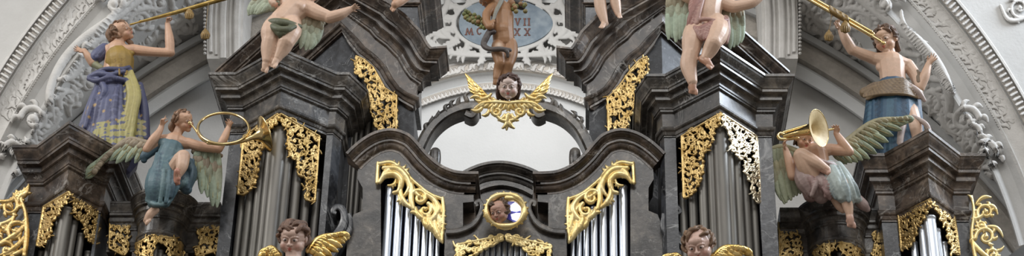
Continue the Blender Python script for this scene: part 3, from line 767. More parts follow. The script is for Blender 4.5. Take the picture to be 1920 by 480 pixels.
# ---- convex bays between the towers
W3, H3 = .10, .42
def bay(label, flat1, arc, flat2, Yw, gl, gr, ga, mats, who, cx):
    Z = P(flat1[0][0], flat1[0][1], Yw)[2]
    a, m, c = [PZ(x, y, Z) for x, y in arc]
    # circle through three plan points
    def circ(p, q, s):
        A = np.array([[q[0] - p[0], q[1] - p[1]], [s[0] - p[0], s[1] - p[1]]]); bb = .5 * np.array([q[0]**2 - p[0]**2 + q[1]**2 - p[1]**2, s[0]**2 - p[0]**2 + s[1]**2 - p[1]**2])
        return np.linalg.solve(A, bb)
    cc = circ(a, m, c); R = math.hypot(*(a[:2] - cc)); t0 = math.atan2(a[1] - cc[1], a[0] - cc[0]); t1 = math.atan2(c[1] - cc[1], c[0] - cc[0])
    if t0 > 0: t0 -= 2 * math.pi
    if t1 > t0 + 2 * math.pi: t1 -= 2 * math.pi
    if t1 < t0: t1 += 2 * math.pi
    pts = [PZ(*flat1[0], Z)] + [np.array([cc[0] + R * math.cos(t), cc[1] + R * math.sin(t), Z]) for t in np.linspace(t0, t1, 22)] + [PZ(*flat2[1], Z)]
    pts = np.array(pts)
    t = thing('organ_bay', down(pts[11]), label, 'organ case')
    sweep(pts, entab(W3, H3)).build('entablature', M['grey'], t)
    inn = offs(pts, -W3 - .03, -H3); yb = Yw + .5
    pl = [(p[0], p[1], Z - H3 + .002) for p in inn]; pl = pl + [(pl[-1][0], yb, pl[-1][2]), (pl[0][0], yb, pl[0][2])]
    prism(pl, (0, 0, H3 - .01)).build('frieze_block', M['brown'], t)
    b = offs(pts, -W3, -H3); Zb = Z - H3
    if DBG: print('bay', [[round(v) for v in proj(b[i])] for i in (0, 1, 11, 22, 23)])
    for k, s in ((1, 1), (22, -1)):
        x = b[k][0]; pier([(x - .03 * s, b[k][1]), (x + .035 * s, b[k][1]), (x + .035 * s, b[k][1] + .1), (x - .03 * s, b[k][1] + .1)][::1], Zb + .01, t, 'pier', M['brown'])
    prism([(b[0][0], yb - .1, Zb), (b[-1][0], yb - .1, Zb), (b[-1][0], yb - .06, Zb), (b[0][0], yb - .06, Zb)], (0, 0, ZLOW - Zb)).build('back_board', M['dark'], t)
    # frets on the flat wings
    for poly, (i, j), ed, sd in ((gl, (0, 1), (0, 1), 61), (gr, (22, 23), (0, 1), 62)):
        d = b[j] - b[i]; N = np.array([d[1], -d[0], 0.]); N /= np.linalg.norm(N)
        loc, N = PPL(b[i] + N * .02, N)
        carve('gilded_fretwork', fret(poly, ed, 9, 1.5, sd + int(cx)), loc, N, mats, t, cell=.75, depth=1.4)
    # curved frets hugging the drum
    ccw = cc; Rin = R - W3 + .015
    def loc2(px, py):
        r = ray(px, py); o = CAM[:2] - ccw; A = r[..., 0]**2 + r[..., 1]**2; B = 2 * (o[0] * r[..., 0] + o[1] * r[..., 1]); Cc = o @ o - Rin**2
        tt = (-B - np.sqrt(np.maximum(B * B - 4 * A * Cc, 0))) / (2 * A); return CAM + r * tt[..., None]
    for k, poly in enumerate(ga):
        carve('gilded_fretwork', fret(poly, (0,), 9, 1.5, 70 + k + int(cx)), loc2, (0, -1, 0), mats, t, cell=.75, depth=1.2)
    L = []
    for q in range(7):
        tt = t0 + (t1 - t0) * (.14 + .12 * q); dz = .06 + .035 * abs(q - 3)
        L.append((np.array([cc[0] + (Rin - .07) * math.cos(tt), cc[1] + (Rin - .07) * math.sin(tt), 0]), .026, Zb - dz + .02))
    pipe_row(L, M['pipe_dull'], 'narrow grey', 'curved bay under the %s player' % who, 'pipes of the curved bay under the %s player' % who)
    for (i, j, nm) in ((0, 1, 'left'), (22, 23, 'right')):
        L = []
        for q in range(4):
            p = b[i] + (b[j] - b[i]) * (.2 + .2 * q); L.append((np.array([p[0], p[1] + .05, 0]), .014, Zb - .1))
        pipe_row(L, M['pipe_dull'], 'thin grey', '%s wing of the %s bay' % (nm, who), 'thin pipes in the bay wings')
    return t
bayL = bay('curved brown marble organ bay under the seated angel with the curled horn', [(207, 377), (243, 377)], [(245, 377), (309, 352), (371, 379)], [(371, 379), (414, 379)], -.05,
    [(206, 411), (205, 466), (228, 478), (238, 474), (240, 440), (242, 420)], [(414, 416), (410, 470), (372, 480), (366, 474), (374, 455), (372, 430)],
    [[(256, 458), (275, 446), (296, 443), (298, 452), (290, 460), (287, 478), (284, 500), (256, 500)], [(300, 443), (325, 447), (345, 460), (343, 500), (322, 500), (318, 478), (312, 462), (300, 455)]], M['gold'], 'curled horn', 309)
bayR = bay('curved brown marble organ bay under the seated angel with the folded trumpet', [(1462, 389), (1497, 389)], [(1497, 389), (1566, 364), (1634, 390)], [(1634, 390), (1668, 390)], -.05,
    [(1460, 418), (1462, 500), (1500, 500), (1503, 470), (1497, 440), (1485, 430)], [(1666, 422), (1668, 480), (1640, 500), (1634, 478), (1640, 450), (1636, 434)],
    [[(1527, 470), (1545, 457), (1563, 455), (1565, 464), (1557, 472), (1553, 500), (1527, 500)], [(1574, 455), (1596, 458), (1612, 470), (1614, 500), (1592, 500), (1588, 478), (1574, 466)]], M['gold'], 'folded trumpet', 1566)

# ---- upper case with its swan-neck cornices
def upper(label, X, s):
    base = [(457, 226, 1.0), (550, 142, .6), (641, 60, .2), (655, 84, .2), (670, 102, .2), (691, 118, .2), (708, 136, .2), (720, 158, .2), (735, 178, .2), (752, 190, .2), (775, 203, .2)]
    pts = [P(X(x), y, Y) for x, y, Y in base]
    pts = [pts[0] + [0, .08, 0]] + pts + [pts[-1] + [0, .08, 0]]
    if s < 0: pts = pts[::-1]
    w, h = .29, .46
    prof = [(a + w, b + h) for a, b in entab(w, h)]
    t = thing('organ_upper_case', down(pts[0]), label, 'organ case')
    sweep(pts, prof).build('swan_neck_cornice', M['brown'], t)
    # wall under the straight leg
    c = [P(X(x), y, Y + .04) for x, y, Y in base[:3]] + [P(X(670), 100, .24)]
    mb = MB()
    for i in range(3):
        a, b_ = c[i], c[i + 1]; q = [a + [0, 0, .1], b_ + [0, 0, .1], down(b_), down(a)]; prism(q, (0, .12, 0), mb)
    mb.build('wall_panel', M['blue_matte'], t)
    col = [(X(744), 172), (X(752), 186), (X(776), 200), (X(776), 420), (X(744), 420)]
    prism(P(np.array(col)[:, 0], np.array(col)[:, 1], .24), (0, .5, 0)).build('pier', M['blue_matte'], t)
    bd = [(X(660), 90), (X(750), 190), (X(750), 400), (X(660), 400)]
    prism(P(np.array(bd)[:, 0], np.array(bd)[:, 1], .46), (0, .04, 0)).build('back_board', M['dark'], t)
    # attic pedestal above
    pp = [P(X(x), y, .9) for x, y in ((690, 14), (783, 14))]
    pth = [pp[0], pp[1], pp[1] + [0, .6, 0]] if s > 0 else [pp[1] + [0, .6, 0], pp[1], pp[0]]
    sweep(np.array(pth), [(a + .2, b + .2) for a, b in entab(.2, .2)]).build('attic_cornice', M['brown'], t)
    q = P(np.array([X(690), X(783), X(783), X(690)]), np.array([10, 10, 190, 190]), .9)
    prism(q, (0, .5, 0)).build('attic_pedestal', M['blue'], t)
    return t
upL = upper('brown marble upper case with swan-neck cornice left of the cartouche', lambda x: x, 1)
upR = upper('brown marble upper case with swan-neck cornice right of the cartouche', lambda x: 1881 - x, -1)
locu, Nu = PPL(P(700, 150, .17), (0, -1, 0))
gp = [(668, 106), (682, 112), (700, 127), (712, 148), (722, 166), (744, 180), (742, 250), (708, 250), (700, 215), (690, 196), (694, 166), (685, 148), (668, 136)]
carve('gilded_fretwork', fret(gp, (0, 1, 2, 3, 4, 5), 10, 1.7, 91), locu, Nu, M['gold'], upL, cell=.75, depth=1.5)
gq = [(1212, 107), (1198, 114), (1183, 131), (1165, 156), (1152, 172), (1139, 184), (1141, 250), (1170, 250), (1180, 218), (1189, 196), (1187, 164), (1197, 148), (1214, 136)]
carve('gilded_fretwork', fret(gq, (0, 1, 2, 3, 4, 5), 10, 1.7, 92), locu, Nu, M['gold'], upR, cell=.75, depth=1.5)
for xs_, pl in (((678, 690, 703, 716, 729), 'upper left case'), ((1202, 1190, 1177, 1164, 1151), 'upper right case')):
    L = [(P(x, 230, .36), .026, P(x, 125 + 14 * i, .36)[2]) for i, x in enumerate(xs_)]
    pipe_row([(np.array([p[0], p[1], 0]), r_, z) for p, r_, z in L], M['pipe_dull'], 'dull grey', pl, 'pipes of the upper cases')
# fluted pipes seen between main tower and central case
for xs_, pl in (((640, 648, 656), 'gap beside the left volute'), ((1262, 1252, 1243), 'gap beside the right volute')):
    L = [(P(x, 400, .30), .018, P(x, 200, .30)[2]) for x in xs_]
    pipe_row([(np.array([p[0], p[1], 0]), r_, z) for p, r_, z in L], M['pipe_dull'], 'thin dull', pl, 'thin pipes beside the central case')

# ---- central case: broken swan-neck pediment
YC = -.42
cc_ = thing('organ_central_case', down(P(948, 470, YC)), 'central organ case with a broken swan-neck pediment and silvery pipes', 'organ case')
def cprof(w, h):
    p = [(0, 0), (0, -.16), (-.10, -.18)] + rounds(-.12, -.20, -.42, -.42, 'ogee') + [(-.48, -.44), (-.48, -.56), (-.62, -.60)] + rounds(-.62, -.62, -.85, -.84, 'cove', 4) + [(-.90, -.88), (-.90, -1), (-1.4, -1), (-1.4, 0)]
    return [(a * w, b * h) for a, b in p]
topc = [(648, 286), (660, 274), (680, 258), (705, 245), (735, 240), (765, 249), (783, 265), (800, 285), (824, 306), (850, 318), (875, 321), (897, 321)]
dense = crs(np.array(topc, float), 40)
for s in (1, -1):
    X = (lambda x: x) if s > 0 else (lambda x: 1896 - x)
    pts = [P(X(x), y, YC) for x, y in dense]
    pts = pts + [pts[-1] + [0, .55, 0]]
    if s < 0: pts = pts[::-1]
    sweep(np.array(pts), cprof(.13, .15)).build('swan_neck_pediment', M['brown'], cc_)
    pl = [(645, 560), (652, 430), (663, 402), (680, 395), (680, 352), (670, 335), (673, 298), (694, 280), (721, 268), (748, 275), (781, 303), (813, 330), (846, 342), (888, 342), (888, 378), (868, 380), (868, 560), (833, 560), (833, 380), (797, 356), (765, 332), (740, 310), (714, 306), (714, 560)]
    pl = np.array([(X(x), y) for x, y in pl], float)
    prism(P(pl[:, 0], pl[:, 1], YC + .12), (0, .30, 0)).build('carved_frieze_wall', M['grey'], cc_)
    br = np.array([(X(x), y) for x, y in [(700, 300), (880, 345), (880, 560), (700, 560)]], float)
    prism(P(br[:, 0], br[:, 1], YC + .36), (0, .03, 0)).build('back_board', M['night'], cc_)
    # inner reveal behind the pediment end
    rv = np.array([(X(x), y) for x, y in [(866, 350), (897, 350), (897, 440), (866, 440)]], float)
    prism(P(rv[:, 0], rv[:, 1], YC + .30), (0, .5, 0)).build('reveal', M['brown'], cc_)
# big gilded acanthus over the silver pipes
gil = []
gil += [st([(710, 308), (735, 306), (757, 322), (780, 344), (806, 364), (830, 374)], [3.5, 4, 3, 3, 3, 3]), st([(830, 372), (831, 400), (829, 452)], [3, 3.5, 3]), st([(709, 306), (707, 343)], 3)]
gil += [st([(712, 342), (722, 330), (740, 328), (752, 340), (748, 358), (738, 362)], [3, 5, 6, 6, 4, 3]), st([(720, 316), (745, 318), (762, 334), (768, 352), (760, 366)], [4, 6, 6, 5, 3]), leaf((716, 338), (742, 318), -.2, 5)]
gil += [spiral(787, 372, 17, 3.6, 1.1, 1, 4.5, 3), st([(766, 340), (772, 352), (771, 375), (775, 392)], [4, 5, 5, 4]), leaf((752, 350), (776, 392), .2, 5)]
gil += [spiral(797, 395, 14, 5.2, 1.0, 1, 4, 3), st([(800, 365), (814, 376), (822, 392), (815, 408), (804, 418), (800, 424)], [4, 5, 6, 6, 5, 3]), leaf((805, 400), (826, 440), .2, 7), leaf((815, 410), (830, 455), .12, 6), leaf((795, 410), (812, 430), .2, 5), leaf((780, 390), (800, 412), .2, 5), leaf((818, 380), (830, 410), .2, 4), leaf((736, 322), (760, 330), .2, 4)]
gil += plume((722, 318), (768, 330), -.2, 4, 4, seed=1) + plume((775, 350), (800, 372), .2, 4, 3, seed=2) + plume((772, 398), (796, 420), -.2, 4, 3, seed=3) + plume((808, 384), (824, 440), -.12, 5, 4, seed=4) + plume((728, 348), (742, 336), .3, 3, 3, seed=5) + plume((748, 366), (764, 384), .2, 3.4, 3, seed=6)
locc, Nc = PPL(P(760, 370, YC + .08), (0, -1, 0))
carve('gilded_acanthus', [(a_, b_ * 1.12) for a_, b_ in gil], locc, Nc, M['gold_bright'], cc_, cell=.7, depth=1.2)
carve('gilded_acanthus', [(a_, b_ * 1.12) for a_, b_ in mir(gil, 948)], locc, Nc, M['gold_bright'], cc_, cell=.7, depth=1.2)
rads = [.036, .033, .031, .028, .025, .022, .018]
xl = [729, 748, 767, 784, 799, 812, 824]
L = [(P(x - 2, 430, YC + .19), r_, P(x, 350 + 13 * i, YC + .19)[2]) for i, (x, r_) in enumerate(zip(xl, rads))]
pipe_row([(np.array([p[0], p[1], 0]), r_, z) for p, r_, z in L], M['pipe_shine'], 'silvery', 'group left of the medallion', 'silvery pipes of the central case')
L = [(P(1896 - x + 2, 430, YC + .19), r_, P(1896 - x, 350 + 13 * i, YC + .19)[2]) for i, (x, r_) in enumerate(zip(xl, rads))]
pipe_row([(np.array([p[0], p[1], 0]), r_, z) for p, r_, z in L], M['pipe_shine'], 'silvery', 'group right of the medallion', 'silvery pipes of the central case')
# niche arch behind the medallion
YN = .02
ap = crs(np.array([(846, 336), (872, 318), (905, 305), (940, 301), (975, 307), (1008, 320), (1040, 340)], float), 30)
sweep(P(ap[:, 0], ap[:, 1], YN), cprof(.16, .15)).build('niche_arch', M['grey'], cc_)
ap2 = crs(np.array([(885, 362), (905, 350), (940, 343), (975, 350), (1000, 362)], float), 20)
sweep(P(ap2[:, 0], ap2[:, 1], YN + .08), [(0, 0), (0, -.02), (-.03, -.03), (-.03, 0)]).build('niche_moulding', M['grey'], cc_)
np_ = [(850, 345), (880, 322), (940, 308), (1000, 322), (1040, 345), (1040, 470), (850, 470)]
prism(P(np.array(np_)[:, 0], np.array(np_)[:, 1], YN + .12), (0, .1, 0)).build('niche_panel', M['grey'], cc_)
for s in (1, -1):
    X = (lambda x: x) if s > 0 else (lambda x: 1896 - x)
    ribbon([(X(x), y) for x, y in [(836, 434), (860, 432), (884, 422), (898, 406), (904, 388), (900, 377), (893, 379), (895, 386)]], [5, 5, 5, 4.5, 4, 4, 3.5, 3], YC + .02, .3).build('scroll_bracket', M['grey'], cc_)
blk = [(834, 436), (888, 426), (904, 405), (916, 396), (948, 400), (980, 396), (992, 405), (1008, 426), (1062, 436), (1062, 560), (1036, 560), (1036, 466), (946, 444), (856, 466), (856, 560), (834, 560)]
prism(P(np.array(blk)[:, 0], np.array(blk)[:, 1], YC + .06), (0, .25, 0)).build('base_block', M['grey'], cc_)
bb_ = np.array([(850, 440), (1045, 440), (1045, 560), (850, 560)], float)
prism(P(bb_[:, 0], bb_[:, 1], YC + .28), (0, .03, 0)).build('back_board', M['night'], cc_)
locd, Nd = PPL(P(948, 460, YC + .03), (0, -1, 0))
g1 = [(943, 442), (858, 459), (858, 500), (880, 500), (888, 477), (905, 466), (925, 455), (943, 450)]
carve('gilded_fretwork', fret(g1, (0, 1, 6), 12, 2.2, 101, 2.4), locd, Nd, M['gold_bright'], cc_, cell=.7, depth=1.3)
g2 = [(950, 442), (1031, 461), (1031, 500), (1014, 500), (1004, 478), (986, 466), (966, 456), (950, 450)]
carve('gilded_fretwork', fret(g2, (0, 1, 6), 12, 2.2, 102, 2.4), locd, Nd, M['gold_bright'], cc_, cell=.7, depth=1.3)
L = [(P(x, 480, YC + .16), .021, P(x, 449 + 2.8 * abs(i - 4), YC + .16)[2]) for i, x in enumerate([902, 913, 924, 935, 946, 957, 968, 979, 990])]
pipe_row([(np.array([p[0], p[1], 0]), r_, z) for p, r_, z in L], M['pipe_shine'], 'silvery', 'small group under the medallion', 'silvery pipes under the medallion')

# volutes beside the central case
for s, lab in ((1, 'left'), (-1, 'right')):
    X = (lambda x: x) if s > 0 else (lambda x: 1900 - x)
    mb = ribbon([(X(x), y) for x, y in [(630, 400), (624, 396), (630, 388), (641, 391), (646, 408), (640, 428), (624, 450), (604, 470), (590, 500)]], [3, 4, 5, 6, 7, 8, 9, 10, 10], YC + .04, .18)
    ribbon([(X(x), y) for x, y in [(655, 400), (656, 425), (642, 450), (625, 475), (612, 500)]], [4, 5, 6, 7, 7], YC + .06, .2, mb)
    o = mb.build('volute', M['blue'], smooth=False); tag(o, 'dark marble volute curling up beside the silvery pipes, %s of centre' % lab, 'volute')

# ---- broken ring above the pediment
for s, lab in ((1, 'left'), (-1, 'right')):
    X = (lambda x: x) if s > 0 else (lambda x: 1893 - x)
    t = thing('ring_arch', P(X(790), 300, .1), 'dark marble half of a broken ring, %s of the winged gold head' % lab, 'carved arch')
    ribbon([(X(x), y) for x, y in [(775, 310), (790, 270), (808, 238), (834, 214), (866, 200), (900, 196)]], [10, 10, 9.5, 9, 9, 8], .05, .16, ridge=.5).build('arch_band', M['grey'], t)
    ribbon([(X(x), y) for x, y in [(872, 212), (884, 216), (890, 208), (888, 200)]], [6, 7, 8, 8], .02, .12, ridge=.6).build('scroll_end', M['grey'], t)
    r = random.Random(8)
    for (x, y, a) in [(800, 240, -.9), (818, 218, -.7), (838, 205, -.5), (858, 193, -.3), (876, 184, -.9), (893, 180, .2), (806, 228, .5), (848, 198, .6)]:
        mb = MB(); p = P(X(x), y, .05); tube(mb, [p + [0, 0, -.03], p + [r.uniform(-.02, .02), -.01, .02], p + [s * .02, -.02, .045]], [.022, .018, .004]); mb.build('crest_leaf', M['grey'], t, smooth=True)
    p = P(X(815), 308, -.05); mb = MB(); tube(mb, [p, p + [0, 0, .06], p + [0, 0, .11]], [.05, .052, .048])
    mb.build('scroll_boss', M['grey'], t, smooth=True)
# ---- gilded side wings of the case
sl = [st([(52, 350), (40, 372), (48, 400), (50, 440), (46, 480)], [2, 4, 4, 5, 5])]
for (cx, cy, r_, a, h, w) in [(18, 388, 18, 5.2, 1, 4.5), (30, 436, 20, 5.4, -1, 5), (8, 430, 12, 2., 1, 4), (14, 470, 16, 4., 1, 5), (36, 366, 9, 1, 1, 3.5)]: sl += acanthus(cx, cy, r_, a, h, w, 5, seed=int(cx))
sl += [leaf((34, 372), (54, 346), .2, 5), leaf((34, 380), (58, 362), -.2, 5), leaf((20, 372), (46, 352), .2, 4), leaf((-4, 376), (34, 366), .2, 5), leaf((0, 455), (50, 415), .12, 6), leaf((0, 480), (48, 440), .12, 6), leaf((-5, 420), (30, 400), .2, 5), leaf((20, 480), (50, 462), .1, 5)]
o = carve('gilded_side_wing', sl, loc_at(-.2), (0, -1, 0), M['gold'], cell=.8, depth=1.2); tag(o, 'gilded openwork acanthus wing at the lower left edge of the organ case', 'gilded carving')
sr = [st([(1822, 368), (1826, 400), (1822, 440), (1830, 490)], [2, 3, 3, 4])]
for (cx, cy, r_, a, h, w) in [(1848, 398, 17, 2.5, 1, 3.6), (1848, 445, 20, 3.0, 1, 4), (1862, 478, 12, 3., 1, 3.5), (1838, 424, 10, 1, -1, 3)]: sr += acanthus(cx, cy, r_, a, h, w, 6, seed=int(cx))
sr += [leaf((1830, 384), (1858, 370), -.2, 4), leaf((1845, 386), (1870, 402), -.25, 4), leaf((1822, 378), (1814, 366), .2, 3), leaf((1850, 425), (1880, 444), -.2, 4), leaf((1822, 450), (1866, 490), .1, 5), leaf((1860, 470), (1882, 462), .2, 3.5), leaf((1822, 410), (1846, 396), .2, 4)]
o = carve('gilded_side_wing', sr, loc_at(-.2), (0, -1, 0), M['gold_bright'], cell=.8, depth=1.2); tag(o, 'pale gilded openwork acanthus wing at the lower right edge of the organ case', 'gilded carving')

# floor of the organ gallery and outer walls of the bay (below and beyond the frame)
box((-5.2, -1.6, ZLOW - .2), (5.2, 3.5, ZLOW)).build('floor', M['brown'])['kind'] = 'structure'
# ================================================================== CARVED FIGURES
def frameV(Y0):
    def V(px, py, d=0.0): return P(px, py, Y0 - d * S0)
    return V
def D(dx, dy, dd=0.0):
    """direction: dx right, dy down, dd towards the nave, as seen from the floor"""
    v = RT * dx - UP * dy - FW * dd; return v / np.linalg.norm(v)
def T(mb, V, pts, rad, c=None, seg=12, flat=None):
    tube(mb, [V(*p) for p in pts], np.asarray(rad, float) * S0, seg=seg, c=c, flat=flat); return mb
def basis(f, u):
    f = np.asarray(f, float); f /= np.linalg.norm(f); u = u - f * (u @ f); u /= np.linalg.norm(u); return np.array([np.cross(f, u), f, u])
PINK = (.62, .26, .20)
def head(mb, C, h, f, u, paint, skin=(.66, .45, .33), lips=(.50, .13, .10), eye=(.045, .03, .025), brow=(.22, .11, .06), cheek=True, plump=1.0, detail=True):
    B = basis(f, u); s, f, u = B
    E = lambda a, b, c_, r: ell(mb, C + s * a * h + f * b * h + u * c_ * h, np.array(r) * h, B, c=skin)
    E(0, -.12, .18, (.76, .88, .80)); E(0, .14, -.27, (.64 * plump, .64, .60)); E(0, .48, -.72, (.25, .24, .20))
    for q in (-1, 1):
        E(q * .32 * plump, .40, -.30, (.31, .32, .29)); E(q * .27, .66, .06, (.165, .13, .12)); E(q * .76, -.05, -.05, (.08, .17, .24))
        tube(mb, [C + (s * q * .44 + f * .58 + u * .22) * h, C + (s * q * .26 + f * .74 + u * .27) * h, C + (s * q * .08 + f * .76 + u * .20) * h], [.045 * h, .06 * h, .05 * h], c=skin)
    E(0, .52, .42, (.46, .30, .30))
    tube(mb, [C + (f * .74 + u * .14) * h, C + (f * .84 - u * .03) * h, C + (f * .93 - u * .16) * h], [.06 * h, .07 * h, .115 * h], c=skin)
    for q in (-1, 1): E(q * .10, .82, -.18, (.075, .08, .06))
    E(0, .70, -.40, (.17, .12, .05)); E(0, .70, -.50, (.14, .12, .06))
    if cheek:
        for q in (-1, 1): paint.append((C + (s * q * .40 + f * .72 - u * .28) * h, .27 * h, tuple(np.array(skin) * .5 + np.array(PINK) * .5), .9))
    for q in (-1, 1):
        paint.append((C + (s * q * .27 + f * .78 + u * .07) * h, .15 * h, tuple(np.array(skin) * .7 + .2), .25))
        paint.append((C + (s * q * .26 + f * .82 + u * .07) * h, .10 * h, eye, .3))
        for k in range(4): paint.append((C + (s * q * (.12 + .11 * k) + f * (.86 - .07 * k) + u * (.30 + .03 * math.sin(k))) * h, .05 * h, tuple(np.array(skin) * .45 + np.array(brow) * .55), .6))
        for k in range(3): paint.append((C + (s * q * (.17 + .10 * k) + f * .80 + u * .145) * h, .045 * h, brow, .6))
    paint.append((C + (f * .82 - u * .40) * h, .12 * h, lips, .5)); paint.append((C + (f * .83 - u * .49) * h, .11 * h, lips, .5))
    for q in (-1, 1): paint.append((C + (s * q * .11 + f * .80 - u * .43) * h, .07 * h, lips, .5))
    return mb
def hair(name, parent, C, h, f, u, col, n=46, size=.17, seed=0, down=.0, vox=.005, face=.30, fringe=.62, extra=None):
    B = basis(f, u); s, f, u = B; r = random.Random(seed); mb = MB()
    ell(mb, C + (u * .24 - f * .22) * h, np.array([.80, .80, .72]) * h, B, c=col)
    k = 0
    while k < n:
        v = np.array([r.gauss(0, 1), r.gauss(0, 1), r.gauss(0, 1)]); v /= np.linalg.norm(v)
        if v[2] < -.45 + 0 * down: continue
        if v[1] > face and v[2] < fringe: continue
        k += 1
        p = C + (s * v[0] * .80 + f * (v[1] * .86 - .12) + u * (v[2] * .80 + .2)) * h
        t = np.cross(v, [r.gauss(0, 1), r.gauss(0, 1), r.gauss(0, 1)]); t /= np.linalg.norm(t); t = s * t[0] + f * t[1] + u * t[2]; o = s * v[0] + f * v[1] + u * v[2]
        cc = tuple(np.array(col) * r.uniform(.75, 1.3)); z = size * r.uniform(.7, 1.15) * h
        tube(mb, [p - t * z * 1.6, p + o * z * .6, p + t * z * 1.3 + o * z * .1, p + t * z * 1.5 - o * z], [z * .35, z * .6, z * .55, z * .3], seg=8, c=cc)
    if down:
        for i in range(10):
            a = -1 + 2 * i / 9; p = C + (s * a * .72 - f * (.35 + .3 * (1 - abs(a))) + u * .1) * h
            z = size * h * r.uniform(.8, 1.1); e = p - u * down * h + s * r.uniform(-.15, .15) * h
            tube(mb, [p, (p + e) / 2 + s * r.uniform(-.2, .2) * h * .6, e], [z, z * 1.1, z * .7], seg=8, c=tuple(np.array(col) * r.uniform(.75, 1.3)))
    for e in (extra or []): e(mb)
    return remesh(mb, name, M['hair'], parent, vox, 1)
def hand(mb, W, d, n, L, curl=.4, thumb=1, c=None, spread=.22, bend=None, rad=None):
    """open or gripping hand: W wrist, d direction of the palm, n palm normal (fingers curl towards it), L hand length"""
    d = d / np.linalg.norm(d); n = n - d * (n @ d); n /= np.linalg.norm(n); s = np.cross(d, n) * thumb
    tube(mb, [W, W + d * .2 * L, W + d * .45 * L], [.13 * L, .19 * L, .20 * L], c=c, flat=(n, .6))
    bend = bend or (curl,) * 4
    for i, (off, ln) in enumerate(((.17, .42), (.06, .48), (-.05, .45), (-.16, .36))):
        b = W + d * .46 * L + s * off * L; a = (i - 1.5) * -spread; dd = d * math.cos(a) + s * math.sin(a)
        c1, c2 = bend[i], bend[i] * 2.1
        d1 = dd * math.cos(c1 * .7) + n * math.sin(c1 * .7); d2 = dd * math.cos(c2 * .8) + n * math.sin(c2 * .8); d3 = dd * math.cos(c2 * 1.25) + n * math.sin(c2 * 1.25)
        p1 = b + d1 * ln * .42 * L; p2 = p1 + d2 * ln * .32 * L; p3 = p2 + d3 * ln * .26 * L
        R = (rad or .055) * L
        tube(mb, [b - dd * .08 * L, p1, p2, p3], [R * 1.15, R * 1.05, R * .95, R * .8], seg=8, c=c)
    t0 = W + d * .14 * L + s * .12 * L; t1 = t0 + (d * .20 + s * .17 + n * .08) * L; t2 = t1 + (d * .17 + s * .04 + n * .12 * (1 + curl)) * L
    tube(mb, [t0, t1, t2], [.085 * L, .068 * L, .055 * L], seg=8, c=c)
    return mb
def foot(mb, A, toe, sole, L, c=None, side=1):
    """A ankle, toe direction, sole normal (pointing out of the sole)"""
    toe = toe / np.linalg.norm(toe); sole = sole - toe * (sole @ toe); sole /= np.linalg.norm(sole); s = np.cross(toe, sole) * side
    heel = A - toe * .16 * L + sole * .14 * L; ball = A + toe * .50 * L + sole * .20 * L
    tube(mb, [heel, A + toe * .18 * L + sole * .10 * L, ball], [.22 * L, .24 * L, .20 * L], c=c)
    tube(mb, [ball - s * .12 * L - toe * .2 * L, ball + s * .04 * L], [.17 * L, .17 * L], c=c)
    for i in range(5):
        b = ball + s * (.19 - .10 * i) * L + sole * .02 * L; ln = (.26, .22, .2, .17, .14)[i]; R = (.10, .072, .068, .064, .06)[i] * L
        tube(mb, [b, b + toe * ln * .6 * L, b + toe * ln * L + sole * .03 * L], [R, R * 1.05, R * .9], seg=8, c=c)
    return mb
def wing(name, parent, V, edge, dirs, lens, n, w, cols, rows=((1, 0), (.62, 3), (.36, 6)), bend=.12, gold=None, mat=None, seed=0, label=None, thick=.38):
    """feathered wing. edge: points (px, py, d) along the leading edge; dirs/lens interpolated along it"""
    r = random.Random(seed); mb = MB(); e = crs(np.array(edge, float), 60)
    dr = crs(np.array(dirs, float), 60); ln = crs(np.array(lens, float)[:, None], 60)[:, 0]
    nf = -FW
    for k, (fr, up) in enumerate(rows):
        m = int(n * (1 + .25 * k))
        for i in range(m):
            t = (i + .5) / m * 59; j = int(t); b = e[j]; d = dr[j] / np.linalg.norm(dr[j]); L = ln[j] * fr * r.uniform(.92, 1.05)
            pr = np.array([-d[1], d[0]]); ww = w * (1 - .12 * k) * r.uniform(.9, 1.1)
            pts = [(b[0] + d[0] * L * s_ + pr[0] * bend * L * s_ * s_, b[1] + d[1] * L * s_ + pr[1] * bend * L * s_ * s_, b[2] + up - 3 * s_ + 3.0 * math.sin(s_ * 3) + (i % 2) * 1.0) for s_ in (0, .3, .6, .85, 1)]
            c = np.array(cols[k % len(cols)]) * r.uniform(.8, 1.15)
            T(mb, V, pts, [ww * .55, ww * .9, ww, ww * .8, ww * .3], c=c, seg=10, flat=(nf, thick))
            if gold is not None and k < 2:
                T(mb, V, [(p[0], p[1], p[2] + ww * thick) for p in pts[:-1]], [.7, .8, .7, .5], c=gold, seg=6)
    T(mb, V, [(a, b, c_ + 5) for a, b, c_ in edge], [w * .8] + [w * .75] * (len(edge) - 2) + [w * .5], c=cols[-1], seg=10)
    o = mb.build(name, mat or M['feather'], parent, smooth=True, col=True)
    if label: o['label'] = label
    return o
def folds(mb, V, top, bot, n, r0, r1, cols, seed=0, dz=.55, sway=3, arc=(0, 2 * math.pi)):
    """hanging cloth: tubes from an upper ring to a hem ring; top/bot = (px, py, rx, d)"""
    r = random.Random(seed)
    for i in range(n):
        a = arc[0] + (arc[1] - arc[0]) * i / n; c = np.array(cols[i % len(cols)]) * r.uniform(.85, 1.12)
        p0 = (top[0] + top[2] * math.cos(a), top[1], top[3] + top[2] * dz * math.sin(a)); p1 = (bot[0] + bot[2] * math.cos(a), bot[1] + r.uniform(-3, 3), bot[3] + bot[2] * dz * math.sin(a))
        mid = tuple((p0[k] + p1[k]) / 2 + (r.uniform(-sway, sway) if k != 1 else 0) for k in range(3))
        T(mb, V, [p0, mid, p1], [r0, (r0 + r1) / 2, r1 * r.uniform(.8, 1.2)], c=c, seg=8)
